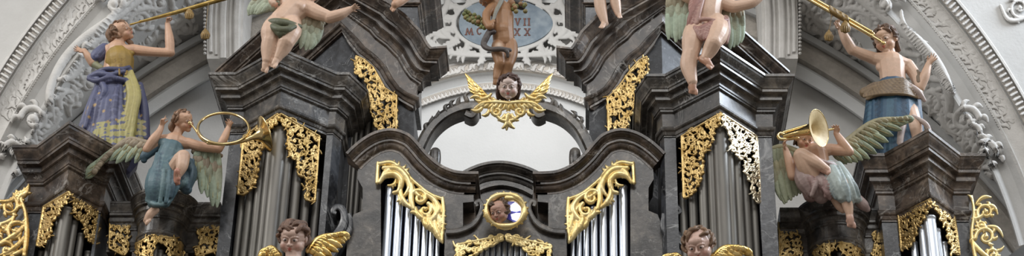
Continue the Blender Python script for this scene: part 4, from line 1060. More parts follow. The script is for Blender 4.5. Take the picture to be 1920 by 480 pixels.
def tassel(parent, V, top, c, r=8):
    mb = MB(); x, y, d = c
    T(mb, V, [top, ((top[0] + x) / 2, (top[1] + y) / 2, d), (x, y - r, d)], [.6, .6, .6], seg=6)
    T(mb, V, [(x, y - r * .8, d), (x, y - r * .2, d), (x, y + r * .5, d), (x, y + r * .9, d)], [r * .35, r * .85, r * 1.0, r * .75])
    for i in range(14):
        a = i / 14 * 2 * math.pi; T(mb, V, [(x + r * .55 * math.cos(a), y - r * .4, d + r * .55 * math.sin(a)), (x + r * .98 * math.cos(a), y + r * .4, d + r * .98 * math.sin(a)), (x + r * .8 * math.cos(a), y + r * 1.25, d + r * .8 * math.sin(a))], [1.0, 1.4, 1.2], seg=6)
    return mb.build('tassel', M['acorn'], parent, smooth=True)
def lathe(mb, A, axis, prof, seg=40):
    """prof: [(distance m, radius m)] along the axis from A"""
    t = np.asarray(axis, float); t /= np.linalg.norm(t); a = np.cross(t, [0, 0, 1.]); a /= np.linalg.norm(a); b = np.cross(t, a)
    an = np.arange(seg) / seg * 2 * math.pi; V = []
    for z, r in prof: V += [A + t * z + (a * math.cos(q) + b * math.sin(q)) * r for q in an]
    m = len(prof); Fc = [[i * seg + j, i * seg + (j + 1) % seg, (i + 1) * seg + (j + 1) % seg, (i + 1) * seg + j] for i in range(m - 1) for j in range(seg)]
    mb.add(V, Fc); return mb
def stencil(o, V, spots, col):
    """painted spots on the cloth, printed front to back"""
    me = o.data; n = len(me.vertices); W = np.empty(n * 3); me.vertices.foreach_get('co', W); W = W.reshape(-1, 3) + wloc(o)
    ca = np.empty(n * 4); me.color_attributes['Col'].data.foreach_get('color', ca); ca = ca.reshape(-1, 4)
    for (px, py, r) in spots:
        c = V(px, py, 30); d = np.hypot(W[:, 0] - c[0], (W[:, 2] - c[2]) * .85); w = np.clip((r * S0 - d) / (r * S0 * .4), 0, 1)[:, None]
        ca[:, :3] = ca[:, :3] * (1 - w) + np.array(col) * w
    me.color_attributes['Col'].data.foreach_set('color', ca.ravel())

SK = (.64, .43, .31); SKP = (.68, .47, .35); SKW = (.60, .37, .25); BRN = (.21, .12, .07)
# ---------------------------------------------------------------- trumpeter in blue and gold (far left)
V = frameV(-.02)
t = thing('trumpeter_statue', V(215, 290, 0), 'painted wooden woman in gold bodice and blue starred skirt blowing a long trumpet', 'statue')
b = MB(); pt = []
fh, uh = D(.80, -.42, .30), D(-.50, -.80, .15); HC = V(229, 60, 14)
head(b, HC, 22.5 * S0, fh, uh, pt, skin=SKW, lips=(.5, .16, .12))
T(b, V, [(226, 70, 10), (222, 84, 8), (220, 100, 6)], [11, 11, 15], c=SKW)
T(b, V, [(194, 92, 4), (220, 97, 9), (252, 94, 6)], [10, 14, 11], c=SKW)
T(b, V, [(220, 96, 4), (216, 125, 4), (212, 160, 2)], [22, 22, 26], c=SKW)
T(b, V, [(248, 93, 5), (282, 97, 10), (320, 99, 14)], [11, 9.5, 8.5], c=SKW); T(b, V, [(319, 99, 14), (318, 75, 17), (315, 52, 19), (314, 44, 20)], [8.5, 9, 6, 5], c=SKW)
hand(b, V(314, 46, 20), D(.05, -1, .1), D(.9, -.2, .5), 21 * S0, .75, 1, c=SKW)
T(b, V, [(200, 94, 4), (186, 104, 6), (174, 117, 10)], [10, 10, 8], c=SKW); T(b, V, [(174, 118, 10), (166, 107, 15), (158, 95, 18)], [8.5, 7.5, 5], c=SKW)
hand(b, V(159, 96, 18), D(-.95, -.25, .2), D(-.1, -.7, .8), 24 * S0, .25, -1, c=SKW, spread=.3)
bd_ = remesh(b, 'body', M['skin'], t, .0052, 2, pt)
hair('hair', bd_, HC, 22.5 * S0, fh, uh, BRN, 30, .16, 1, face=.15, fringe=.4, extra=[lambda mb: T(mb, V, [(216, 52, 6), (207, 64, 4), (209, 74, 4)], [10, 10, 7], c=BRN), lambda mb: T(mb, V, [(240, 76, 6), (246, 82, 4), (243, 88, 2)], [5, 5, 3], c=BRN)])
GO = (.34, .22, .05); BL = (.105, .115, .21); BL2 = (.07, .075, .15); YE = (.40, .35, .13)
b = MB()
T(b, V, [(222, 108, 8), (224, 116, 10), (225, 130, 9), (220, 146, 6)], [25, 28, 25, 25], c=GO, flat=(-FW, .9))
T(b, V, [(202, 104, 12), (222, 92, 20), (248, 100, 12)], [5, 4, 5], c=GO); T(b, V, [(222, 98, 24), (224, 140, 34)], [2, 2], c=(.26, .16, .04)); T(b, V, [(206, 104, 16), (212, 140, 28)], [2.5, 2.5], c=GO); T(b, V, [(242, 104, 14), (236, 140, 26)], [2.5, 2.5], c=GO)
o = remesh(b, 'bodice', M['paint'], t, .0055, 2)
b = MB()
T(b, V, [(196, 92, 5), (186, 102, 9), (180, 108, 11)], [12, 14, 13], c=BL); T(b, V, [(192, 96, 12), (182, 108, 18)], [5, 5], c=BL2)
T(b, V, [(176, 120, 10), (190, 128, 12)], [7, 6], c=(.26, .26, .16))
remesh(b, 'sleeve', M['paint'], t, .0055, 2)
b = MB()
T(b, V, [(220, 138, 2), (212, 175, 0), (206, 225, -2), (206, 290, -4)], [26, 38, 50, 58], c=BL, flat=(-FW, .7))
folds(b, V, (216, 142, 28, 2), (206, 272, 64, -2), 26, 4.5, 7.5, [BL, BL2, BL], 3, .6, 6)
for (x0, x1, c) in ((188, 160, BL), (196, 176, BL2), (204, 186, BL), (210, 198, BL), (224, 212, BL2)): T(b, V, [(x0, 150, 20), ((x0 + x1) / 2 - 2, 195, 31), (x1, 238, 30)], [4, 6.5, 5], c=c, seg=8)
for (x0, x1) in ((240, 226), (246, 236), (250, 246), (236, 218)): T(b, V, [(x0 - 6, 128, 18), (x0 + 8, 175, 28), (x0 + 2, 215, 30), (x1, 275, 30)], [4, 7, 7, 7], c=YE, seg=8)
for x in range(185, 250, 9): T(b, V, [(x + 6, 226, 28), (x, 250, 34), (x - 4, 284, 34)], [4, 5, 5.5], c=(.36, .33, .12), seg=8)
T(b, V, [(262, 160, 10), (270, 205, 10), (272, 262, 8)], [7, 9, 10], c=BL2); T(b, V, [(262, 232, 16), (262, 262, 16)], [6, 8], c=(.36, .33, .16))
T(b, V, [(168, 144, 20), (186, 138, 28), (206, 140, 31), (232, 134, 27)], [5, 6, 5, 4], c=BL); T(b, V, [(176, 146, 22), (200, 152, 32), (222, 146, 32)], [4, 4, 3], c=BL); T(b, V, [(186, 150, 24), (196, 166, 34), (190, 186, 34)], [5, 6, 3], c=BL); T(b, V, [(174, 139, 18), (198, 130, 28), (228, 130, 28), (242, 126, 22)], [4, 5, 5, 4], c=BL2)
T(b, V, [(166, 148, 22), (182, 152, 31), (206, 146, 34), (232, 150, 28)], [4, 5, 6, 5], c=BL2)
o = remesh(b, 'skirt', M['paint'], t, .0055, 1)
stencil(o, V, [(162, 205, 6), (179, 200, 4), (168, 222, 3), (196, 212, 3.5), (186, 176, 3), (208, 190, 3), (176, 236, 3), (220, 228, 3), (152, 228, 3), (204, 232, 3), (262, 210, 3), (268, 232, 3)], (.42, .28, .12))
# its trumpet with tassels
tr = thing('long_trumpet', V(246, 45, 34), 'straight gilt trumpet raised to the upper right by the woman in blue', 'trumpet')
mb = MB(); T(mb, V, [(245, 46, 32), (262, 41, 30), (264, 40, 30)], [2.2, 1.5, 2.6], seg=10); T(mb, V, [(262, 41, 30), (330, 23, 30), (420, -3, 30), (520, -32, 30)], [2.4, 4, 5, 7], seg=14)
mb.build('trumpet_tube', M['brass_old'], tr, smooth=True)
tassel(tr, V, (355, 14, 34), (355, 24, 36), 8); tassel(tr, V, (391, 4, 34), (385, 62, 36), 8)

# ---------------------------------------------------------------- seated angel with curled horn
V = frameV(-.42)
t = thing('horn_angel_statue', V(310, 410, 0), 'painted seated angel in a teal robe blowing a curled horn on the left bay', 'statue')
b = MB(); pt = []
fh, uh = D(.82, .05, .55), D(-.10, -1, .1); HC = V(344, 227, 10)
head(b, HC, 21.5 * S0, fh, uh, pt, skin=SKW)
T(b, V, [(338, 240, 4), (332, 252, 4), (328, 262, 4)], [9, 9, 13], c=SKW)
T(b, V, [(306, 262, 2), (328, 266, 5), (352, 270, 3)], [10, 15, 10], c=SKW); T(b, V, [(326, 268, 3), (318, 300, 2), (312, 330, 6)], [20, 19, 22], c=SKW)
T(b, V, [(306, 262, 2), (290, 272, 8), (276, 280, 12)], [10, 9, 8], c=SKW); T(b, V, [(276, 280, 12), (288, 262, 18), (299, 246, 20), (303, 236, 20)], [8.5, 9, 6, 5], c=SKW)
hand(b, V(303, 238, 20), D(.12, -1, .1), D(.9, .1, .5), 24 * S0, .5, 1, c=SKW, bend=(.05, .7, .8, .85))
T(b, V, [(352, 268, 3), (378, 275, 6), (410, 279, 8)], [10, 9, 8], c=SKW); T(b, V, [(410, 279, 8), (420, 260, 10), (428, 240, 10)], [8, 7.5, 5], c=SKW)
hand(b, V(428, 241, 10), D(.35, -.9, .1), D(-.3, -.2, 1), 22 * S0, .45, -1, c=SKW, spread=.4)
# crossed leg with the bare knee, shin and sole
T(b, V, [(322, 330, 12), (334, 306, 30), (343, 294, 40)], [17, 15, 13], c=SK); T(b, V, [(343, 295, 40), (341, 312, 44), (334, 330, 42)], [12.5, 11, 6], c=SK)
foot(b, V(333, 326, 42), D(-.05, 1, -.1), D(-.1, .15, 1), 27 * S0, c=(.50, .24, .17))
T(b, V, [(306, 335, 10), (296, 350, 26), (292, 378, 20), (288, 390, 18)], [17, 13, 8, 6.5], c=SK)
foot(b, V(285, 394, 20), D(-.62, .70, .45), D(.1, .75, -.3), 33 * S0, c=SK)
bd_ = remesh(b, 'body', M['skin'], t, .0052, 2, pt)
hair('hair', bd_, HC, 20 * S0, fh, uh, BRN, 34, .17, 2, face=.25, fringe=.5, extra=[lambda mb: T(mb, V, [(330, 228, 2), (322, 238, 0), (324, 246, -2)], [8, 7, 4], c=BRN)])
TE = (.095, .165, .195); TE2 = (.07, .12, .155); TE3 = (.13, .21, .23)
b = MB()
T(b, V, [(300, 268, 6), (318, 274, 12), (345, 292, 13)], [9, 13, 7], c=TE); T(b, V, [(322, 282, 6), (312, 310, 10), (308, 332, 14)], [22, 24, 28], c=TE)
T(b, V, [(296, 268, 8), (320, 284, 20), (346, 286, 14)], [4, 5, 4], c=TE3); T(b, V, [(290, 278, 4), (272, 292, 6), (270, 300, 4)], [10, 9, 6], c=TE2)
T(b, V, [(300, 328, 16), (292, 350, 28), (290, 380, 20)], [22, 20, 13], c=TE); T(b, V, [(318, 330, 16), (316, 352, 26), (308, 378, 16)], [20, 18, 12], c=TE)
T(b, V, [(330, 330, 14), (345, 345, 10), (350, 355, 6)], [20, 16, 10], c=TE2); T(b, V, [(352, 305, 14), (360, 325, 10), (352, 348, 8)], [10, 10, 9], c=TE2)
T(b, V, [(318, 306, 26), (332, 298, 36), (352, 304, 34)], [9, 8, 6], c=TE)
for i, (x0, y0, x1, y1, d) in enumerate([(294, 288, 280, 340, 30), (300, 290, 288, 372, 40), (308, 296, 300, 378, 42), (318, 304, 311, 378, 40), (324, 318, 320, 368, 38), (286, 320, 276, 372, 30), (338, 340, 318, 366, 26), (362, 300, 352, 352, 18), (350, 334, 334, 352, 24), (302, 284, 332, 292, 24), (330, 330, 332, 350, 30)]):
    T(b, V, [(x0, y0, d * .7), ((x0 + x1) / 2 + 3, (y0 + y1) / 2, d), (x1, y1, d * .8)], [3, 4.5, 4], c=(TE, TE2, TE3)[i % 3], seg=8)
T(b, V, [(276, 376, 22), (292, 384, 32), (308, 382, 28), (322, 374, 18)], [4, 4.5, 4, 3], c=TE3)
remesh(b, 'robe', M['paint'], t, .0055, 1)
WG = [(.34, .41, .30), (.36, .39, .27), (.33, .27, .19)]
wing('wing', t, V, [(275, 268, -8), (240, 262, -14), (205, 290, -20), (178, 322, -26)], [(-.3, 1), (-.6, .8), (-.75, .66), (-.7, .7)], [42, 56, 52, 22], 11, 7, WG, seed=4, gold=(.40, .33, .14))
wing('wing', t, V, [(365, 284, -8), (388, 280, -12), (414, 292, -16)], [(-.02, 1), (.05, 1), (.0, 1)], [44, 96, 100], 5, 8, WG, seed=5, rows=((1, 0), (.72, 3), (.5, 5), (.28, 7)), gold=(.40, .33, .14), bend=.03)
# curled horn
h_ = thing('curled_horn', V(418, 270, 20), 'round coiled brass horn with a flared bell held out by the teal-robed angel', 'horn')
mb = MB(); pts = [(358, 233, 24), (364, 240, 24), (371, 250, 24)]
rg = [(419 + 48 * math.cos(a), 241 + 29 * math.sin(a), 22 + 22 * math.sin(a)) for a in np.linspace(2.75, 2.75 - 2 * math.pi * 1.04, 44)]
T(mb, V, [(356, 231, 24), (357.5, 232.5, 24)], [3.6, 2], seg=12); T(mb, V, pts + [(380, 262, 24), (398, 269, 26), (420, 271, 26)], [1.4, 1.6, 2, 2.4, 2.6, 2.8], seg=10)
T(mb, V, rg, [2.6] * 44, seg=10); T(mb, V, [(390, 268, 36), (425, 270, 36), (455, 264, 30), (472, 258, 26)], [2.8, 3.2, 3.8, 4.6], seg=12)
mb.build('horn_coil', M['brass'], h_, smooth=True)
mb = MB(); A_ = V(466, 260, 28); ax = D(.86, -.26, -.42); k = S0
lathe(mb, A_, ax, [(0, 4 * k), (8 * k, 5.2 * k), (16 * k, 8 * k), (23 * k, 13 * k), (28 * k, 21 * k), (31 * k, 33 * k), (31.8 * k, 34.5 * k), (31 * k, 34.5 * k), (30 * k, 32 * k), (26.5 * k, 20 * k), (21 * k, 11 * k), (10 * k, 4 * k)])
mb.build('horn_bell', M['brass'], h_, smooth=True)

# ---------------------------------------------------------------- putto on the left main tower
def putto_legs(b, V, sets, c=SKP):
    for pts, rad in sets: T(b, V, pts, rad, c=c)
V = frameV(-.62)
t = thing('putto_statue', V(530, 120, 0), 'pale winged putto with a green loincloth dangling his legs over the left tower', 'statue')
b = MB(); pt = []
HC = V(588, -20, 16); fh, uh = D(.2, .35, .9), D(.3, -.95, .1)
head(b, HC, 24 * S0, fh, uh, pt, skin=SKP, plump=1.1)
T(b, V, [(580, -2, 6), (566, 4, 4), (556, 16, 4)], [11, 15, 24], c=SKP); T(b, V, [(556, 16, 4), (543, 28, 6), (530, 44, 6)], [25, 25, 27], c=SKP)
T(b, V, [(540, 8, 8), (560, 14, 14)], [16, 15], c=SKP)
T(b, V, [(574, 14, 4), (598, 25, 8), (618, 32, 10)], [16, 13.5, 11], c=SKP); T(b, V, [(618, 33, 10), (638, 27, 14), (656, 18, 16)], [11.5, 10.5, 6.5], c=SKP)
hand(b, V(654, 18, 16), D(.9, -.4, .2), D(.1, .6, .8), 24 * S0, .2, 1, c=SKP, spread=.25)
T(b, V, [(548, 2, 4), (528, -8, 10), (512, -6, 20)], [12, 10, 8], c=SKP); T(b, V, [(512, -6, 20), (510, 2, 24), (513, 6, 26)], [8, 7, 5.5], c=SKP)
hand(b, V(507, 2, 24), D(.75, .45, .2), D(.2, .5, -.8), 20 * S0, .4, -1, c=(.58, .34, .25))
putto_legs(b, V, [([(522, 44, 6), (509, 58, 24), (506, 76, 26)], [21, 19.5, 15]), ([(506, 76, 26), (503, 92, 22), (500, 112, 20)], [15, 14, 8.5]),
                  ([(544, 46, 6), (544, 60, 24), (537, 78, 28)], [22, 20.5, 16]), ([(537, 78, 28), (530, 92, 22), (521, 107, 20)], [15.5, 14, 8.5])])
foot(b, V(499, 112, 20), D(-.25, .8, .5), D(.2, .6, -.4), 30 * S0, c=SKP); foot(b, V(520, 107, 20), D(-.4, .55, .7), D(.1, .8, -.3), 30 * S0, c=SKP)
bd_ = remesh(b, 'body', M['skin'], t, .0055, 3, pt)
hair('hair', bd_, HC, 24 * S0, fh, uh, (.30, .16, .08), 30, .18, 7)
b = MB(); GR = (.115, .125, .075)
T(b, V, [(496, 48, 18), (512, 42, 36), (535, 44, 42), (562, 50, 26)], [5, 8, 8, 5], c=GR); T(b, V, [(502, 46, 30), (518, 54, 44), (536, 56, 46), (552, 50, 40)], [5, 7, 7, 5], c=GR); T(b, V, [(508, 50, 34), (524, 62, 42), (526, 70, 38)], [6, 7, 4], c=(.09, .10, .06)); T(b, V, [(545, 52, 38), (532, 62, 44)], [5, 5], c=GR); T(b, V, [(508, 38, 30), (534, 36, 38), (562, 46, 24)], [2, 2.2, 2], c=(.45, .33, .14))
remesh(b, 'loincloth', M['paint'], t, .0055, 1)
WP = [(.42, .48, .36), (.40, .43, .32), (.36, .32, .22)]
wing('wing', t, V, [(545, -4, -8), (510, -12, -14), (478, -6, -18)], [(-.7, .5), (-.55, .8), (-.3, 1)], [46, 50, 36], 7, 9, WP, seed=8)
wing('wing', t, V, [(560, 30, -8), (588, 34, -12), (606, 44, -14)], [(-.1, 1), (-.05, 1), (-.25, 1)], [54, 58, 44], 6, 8.5, WP, seed=9)

# ---------------------------------------------------------------- small parts of putti cut by the frame
V = frameV(-.2)
t = thing('putto_statue', V(745, 24, 0), 'putto seated above the left swan neck, only a bent leg and foot showing', 'statue')
b = MB(); T(b, V, [(770, -50, -10), (752, -26, 10), (742, -8, 18)], [18, 15, 12], c=SKW); T(b, V, [(760, -10, 6), (750, 2, 14), (741, 8, 18)], [14, 10, 8], c=SKW)
T(b, V, [(770, -50, -10), (772, -90, -10)], [22, 22], c=SKW)
foot(b, V(744, 4, 16), D(-.6, .6, .5), D(-.1, .8, -.2), 26 * S0, c=SKW)
HC2 = V(772, -128, 0); pt = []; head(b, HC2, 22 * S0, D(0, .3, 1), D(0, -1, 0), pt, skin=SKW)
bd_ = remesh(b, 'body', M['skin'], t, .006, 2, pt); hair('hair', bd_, HC2, 22 * S0, D(0, .3, 1), D(0, -1, 0), BRN, 36, .18, 52)
V = frameV(-.14)
t = thing('putto_statue', V(1145, 54, 0), 'putto standing on the right swan neck, only two pale lower legs showing', 'statue')
b = MB(); pt = []
putto_legs(b, V, [([(1145, -60, 0), (1126, -26, 4), (1124, -4, 8)], [18, 16, 12]), ([(1124, -4, 8), (1127, 18, 4), (1134, 42, 2)], [12, 11.5, 7]),
                  ([(1152, -60, 0), (1154, -26, 4), (1152, -8, 8)], [18, 15, 11]), ([(1152, -8, 8), (1155, 10, 4), (1159, 26, 2)], [11, 10, 6.5]), ([(1148, -60, 0), (1148, -110, 0)], [24, 24])])
foot(b, V(1134, 42, 2), D(-.5, .3, .75), D(0, .9, 0), 24 * S0, c=SKP); foot(b, V(1159, 25, 2), D(.35, .3, .8), D(0, .9, 0), 20 * S0, c=SKP, side=-1)
head(b, V(1148, -150, 0), 24 * S0, D(0, .3, 1), D(0, -1, 0), pt, skin=SKP)
bd_ = remesh(b, 'body', M['skin'], t, .006, 2, pt); hair('hair', bd_, V(1148, -150, 0), 24 * S0, D(0, .3, 1), D(0, -1, 0), BRN, 36, .18, 53)

# ---------------------------------------------------------------- brown putto in front of the cartouche
V = frameV(-.05); SB = (.36, .19, .095)
t = thing('putto_statue', V(945, 160, 0), 'brown-skinned putto standing before the cartouche above the winged head', 'statue')
b = MB(); pt = []
HC = V(912, -6, 16); fh, uh = D(-.35, .75, .5), D(-.2, -.6, .8)
head(b, HC, 20 * S0, fh, uh, pt, skin=SB, cheek=False, plump=1.1)
T(b, V, [(926, 2, 8), (938, 14, 4), (942, 30, 4)], [12, 17, 22], c=SB); T(b, V, [(942, 30, 4), (943, 55, 6), (945, 78, 2)], [22, 21, 21], c=SB)
ell(b, V(942, 56, 12), np.array([19, 16, 20]) * S0, c=SB)
T(b, V, [(960, 8, 0), (976, -8, 0), (984, -30, 0)], [11, 9, 8], c=SB)
T(b, V, [(924, 14, 10), (913, 26, 20), (912, 40, 26)], [11, 9, 8], c=SB); T(b, V, [(912, 41, 26), (918, 50, 30), (922, 46, 32)], [8, 7.5, 5.5], c=SB)
hand(b, V(919, 46, 30), D(.55, -.75, .2), D(.4, .3, -.8), 16 * S0, .6, 1, c=SB)
putto_legs(b, V, [([(936, 86, 4), (935, 100, 10), (938, 118, 12)], [15, 14, 10.5]), ([(938, 118, 12), (934, 132, 4), (930, 146, 4)], [10.5, 9.5, 6]),
                  ([(956, 84, 2), (958, 102, 6), (954, 120, 8)], [15, 13, 10]), ([(954, 120, 8), (950, 134, 0), (946, 150, -2)], [10, 9.5, 6])], SB)
foot(b, V(930, 146, 4), D(-.1, .7, .7), D(0, .8, -.3), 20 * S0, c=SB); foot(b, V(946, 148, -2), D(.1, .7, .7), D(0, .8, -.3), 20 * S0, c=SB)
bd_ = remesh(b, 'body', M['skin'], t, .0052, 3, pt + [(V(935, 82, 24), 11 * S0, (.62, .50, .40), .9)])
hair('hair', bd_, HC, 20 * S0, fh, uh, (.045, .03, .022), 34, .17, 11, face=.4)
b = MB(); DK = (.10, .085, .08)
T(b, V, [(948, -14, 18), (938, 6, 30), (930, 22, 32), (924, 40, 32)], [4, 4.5, 4, 3], c=(.26, .25, .21)); T(b, V, [(920, 56, 22), (912, 70, 22), (907, 84, 20), (918, 92, 26), (938, 92, 32), (956, 94, 28)], [6, 6.5, 6, 5, 5, 4], c=DK)
T(b, V, [(916, 62, 18), (926, 60, 26)], [5, 5], c=(.05, .04, .04)); T(b, V, [(938, 92, 30), (950, 96, 30), (952, 106, 24)], [4, 4, 3], c=DK)
T(b, V, [(960, -4, 4), (968, 6, 0), (978, 12, -4)], [9, 10, 8], c=(.06, .055, .05))
remesh(b, 'sash', M['paint'], t, .005, 1)
r = random.Random(17); ft = thing('bunch_of_fruit', V(890, 50, 16), 'green and brown bunch of fruit held at the left side of the brown putto', 'fruit bunch')
ft2 = thing('bunch_of_fruit', V(975, 22, 16), 'dark leafy green bunch of fruit at the right shoulder of the brown putto', 'fruit bunch')
for i in range(34):
    b = MB()
    x, y = (r.uniform(870, 908), r.uniform(20, 50)) if i < 24 else (r.uniform(962, 988), r.uniform(2, 22))
    if i < 24: x, y = 872 + (i % 8) * 5.2 + r.uniform(-2, 2), 22 + (i % 8) * 2.4 + (i // 8) * 6 + r.uniform(-2, 2)
    ell(b, V(x, y, 16 + r.uniform(-3, 3)), 4.6 * S0, c=tuple(np.array(r.choice([(.20, .21, .07), (.24, .20, .08), (.15, .17, .06), (.30, .17, .08)])) * r.uniform(.8, 1.2)))
    b.build('fruit', M['paint'], ft if i < 24 else ft2, smooth=True, col=True)

# ---------------------------------------------------------------- putto on the right main tower
V = frameV(-.90)
t = thing('putto_statue', V(1330, 130, 0), 'winged putto wrapped in pink drapery striding on the right main tower', 'statue')
b = MB(); pt = []; HC = V(1330, -48, 10); fh, uh = D(0, .3, 1), D(0, -1, 0)
head(b, HC, 24 * S0, fh, uh, pt, skin=SKP, plump=1.1)
T(b, V, [(1330, -26, 4), (1329, -12, 4), (1329, 4, 6)], [12, 20, 26], c=SKP); T(b, V, [(1329, 4, 6), (1326, 26, 8), (1326, 48, 4)], [27, 26, 26], c=SKP); ell(b, V(1327, 28, 16), np.array([20, 16, 18]) * S0, c=SKP)
T(b, V, [(1350, 2, 4), (1374, 12, 10), (1392, 10, 14)], [14, 12, 10], c=SKP); T(b, V, [(1392, 10, 14), (1412, 4, 16), (1434, -12, 16)], [10, 9.5, 6], c=SKP); hand(b, V(1432, -11, 16), D(.8, -.6, 0), D(0, .3, 1), 22 * S0, .3, c=SKP)
T(b, V, [(1306, -2, 4), (1288, -6, 6), (1270, -20, 8)], [13, 11, 9], c=SKP)
putto_legs(b, V, [([(1312, 50, 6), (1300, 72, 20), (1295, 100, 22)], [24, 21, 15.5]), ([(1295, 100, 22), (1291, 124, 18), (1298, 152, 18)], [15.5, 15, 9.5]),
                  ([(1342, 48, 8), (1344, 64, 30), (1338, 80, 42)], [24, 21, 15]), ([(1338, 80, 42), (1331, 94, 34), (1323, 108, 30)], [15, 13.5, 9.5])])
foot(b, V(1298, 152, 18), D(0, .8, .6), D(.1, .6, -.5), 31 * S0, c=(.50, .28, .19)); foot(b, V(1321, 109, 32), D(.62, .45, .5), D(0, .8, -.2), 31 * S0, c=(.50, .28, .19), side=-1)
bd_ = remesh(b, 'body', M['skin'], t, .0055, 3, pt)
hair('hair', bd_, HC, 24 * S0, fh, uh, (.30, .17, .08), 40, .18, 51)
b = MB(); PK = (.33, .165, .14); PK2 = (.42, .25, .21)
for i in range(7): T(b, V, [(1318 - i * 2.5, -14, 30 - i), (1308 - i * 2.5, 14, 37 - i * 1.5), (1298 + i, 44 + i, 34 - i)], [2.5, 3, 2.5], c=(PK, PK2)[i % 2], seg=8)
for i in range(6): T(b, V, [(1294 + i * 3, 44 + i * 3, 26), (1312 + i * 2, 58 + i * 3, 44), (1336 + i, 46 + i * 3, 42), (1358, 34 + i * 4, 24)], [3, 3.2, 3, 2.5], c=(PK2, PK)[i % 2], seg=8)
T(b, V, [(1316, -16, 28), (1306, 8, 34), (1296, 34, 30), (1292, 50, 24)], [6, 7, 7, 5], c=PK); T(b, V, [(1322, -14, 30), (1312, 16, 36), (1306, 44, 34)], [4, 5, 5], c=PK2)
T(b, V, [(1292, 46, 24), (1308, 56, 36), (1326, 50, 38), (1348, 40, 32), (1362, 38, 20)], [5, 7, 7, 5, 4], c=PK); T(b, V, [(1304, 54, 36), (1318, 70, 40), (1332, 66, 34)], [6, 7, 5], c=PK2); T(b, V, [(1300, 40, 32), (1322, 36, 38), (1340, 38, 38)], [4, 4, 3], c=PK2)
T(b, V, [(1360, 36, 10), (1362, 58, 8), (1360, 78, 4)], [8, 8, 6], c=PK2)
remesh(b, 'pink_drapery', M['paint'], t, .0055, 1)
WQ = [(.36, .44, .33), (.36, .39, .28), (.33, .29, .19)]
wing('wing', t, V, [(1300, -12, -10), (1274, -14, -14), (1250, -6, -18)], [(-.1, 1), (-.02, 1), (.02, 1)], [74, 92, 74], 6, 8, WQ, seed=12, bend=.02)
wing('wing', t, V, [(1356, 14, -10), (1374, 12, -14), (1394, 16, -16)], [(.05, 1), (.05, 1), (.0, 1)], [66, 80, 62], 5, 8, WQ, seed=13, bend=.02)

# ---------------------------------------------------------------- bare-chested trumpeter (far right)
V = frameV(-.02)
t = thing('trumpeter_statue', V(1675, 290, 0), 'painted bare-chested trumpeter with tan waistcloth and deep blue skirt at the right', 'statue')
b = MB(); pt = []
HC = V(1660, 76, 12); fh, uh = D(-.45, .02, .9), D(-.24, -.95, -.15)
head(b, HC, 28 * S0, fh, uh, pt, skin=SK)
T(b, V, [(1667, 94, 6), (1670, 106, 4), (1672, 116, 4)], [11, 12, 16], c=SK); T(b, V, [(1638, 110, 2), (1670, 116, 6), (1702, 122, 2)], [12, 18, 12], c=SK)
T(b, V, [(1672, 122, 4), (1674, 145, 4), (1678, 175, 0)], [27, 25, 27], c=SK, flat=(-FW, .8)); ell(b, V(1658, 126, 5), np.array([17, 10, 13]) * S0, c=SK); ell(b, V(1686, 128, 5), np.array([17, 10, 13]) * S0, c=SK)
T(b, V, [(1640, 110, 2), (1618, 102, 8), (1597, 93, 12)], [12.5, 11, 10], c=SK); T(b, V, [(1598, 94, 12), (1586, 74, 16), (1576, 54, 18)], [10.5, 10, 6.5], c=SK)
hand(b, V(1577, 56, 18), D(-.55, -.85, 0), D(.3, -.3, .9), 27 * S0, .55, -1, c=SK, spread=.3)
T(b, V, [(1702, 122, 2), (1716, 142, 6), (1724, 164, 8)], [12.5, 11.5, 10.5], c=SK); T(b, V, [(1724, 164, 8), (1734, 142, 14), (1741, 120, 16)], [10.5, 9.5, 6], c=SK)
hand(b, V(1740, 122, 16), D(.6, -.8, .1), D(-.3, -.5, .8), 27 * S0, .15, -1, c=SK, spread=.25)
T(b, V, [(1700, 200, 4), (1712, 236, 22), (1716, 262, 20)], [20, 17, 14], c=SK)
bd_ = remesh(b, 'body', M['skin'], t, .0052, 2, pt)
hair('hair', bd_, HC, 28 * S0, fh, uh, (.12, .07, .045), 64, .17, 15, down=1.0, face=.34, fringe=.50)
b = MB(); TN = (.25, .175, .10); TN2 = (.19, .13, .08); WH = (.50, .40, .36)
T(b, V, [(1622, 174, 8), (1650, 168, 22), (1690, 168, 26), (1722, 176, 14)], [11, 15, 15, 10], c=TN)
for i in range(9): T(b, V, [(1620 + i * 3, 182 - i * 3.2, 16 + i), (1652 + i, 176 - i * 3, 38), (1694, 176 - i * 3.4, 40), (1724 - i * 2, 184 - i * 2.6, 20)], [2.5, 3.2, 3.2, 2.5], c=(TN, TN2)[i % 2], seg=8)
for i, p in enumerate([[(1620, 180, 14), (1645, 164, 30), (1680, 166, 34), (1718, 172, 22)], [(1618, 170, 12), (1640, 158, 28), (1672, 160, 34), (1700, 168, 30)], [(1626, 186, 18), (1652, 176, 34), (1690, 178, 32), (1722, 180, 16)], [(1632, 160, 16), (1660, 155, 30), (1690, 150, 26)], [(1620, 178, 0), (1670, 170, -16), (1722, 176, 0)]]):
    T(b, V, p, [3, 4.5, 4.5, 4][:len(p)], c=(TN, TN2)[i % 2])
T(b, V, [(1690, 148, 26), (1702, 158, 30), (1720, 172, 26), (1733, 188, 18)], [3, 5, 7, 4], c=WH); T(b, V, [(1718, 138, 8), (1724, 156, 10)], [9, 10], c=TN2); T(b, V, [(1676, 168, 2), (1676, 180, 2)], [30, 34], c=TN, flat=(-FW, .7))
remesh(b, 'waistcloth', M['paint'], t, .0055, 1)
b = MB(); DB = (.030, .085, .15); DB2 = (.022, .055, .10); DB3 = (.05, .13, .20)
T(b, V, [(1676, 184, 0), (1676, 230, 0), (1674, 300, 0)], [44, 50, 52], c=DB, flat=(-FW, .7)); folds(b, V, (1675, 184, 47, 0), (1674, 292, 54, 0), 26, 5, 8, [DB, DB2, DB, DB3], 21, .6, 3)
remesh(b, 'skirt', M['paint'], t, .0055, 1)
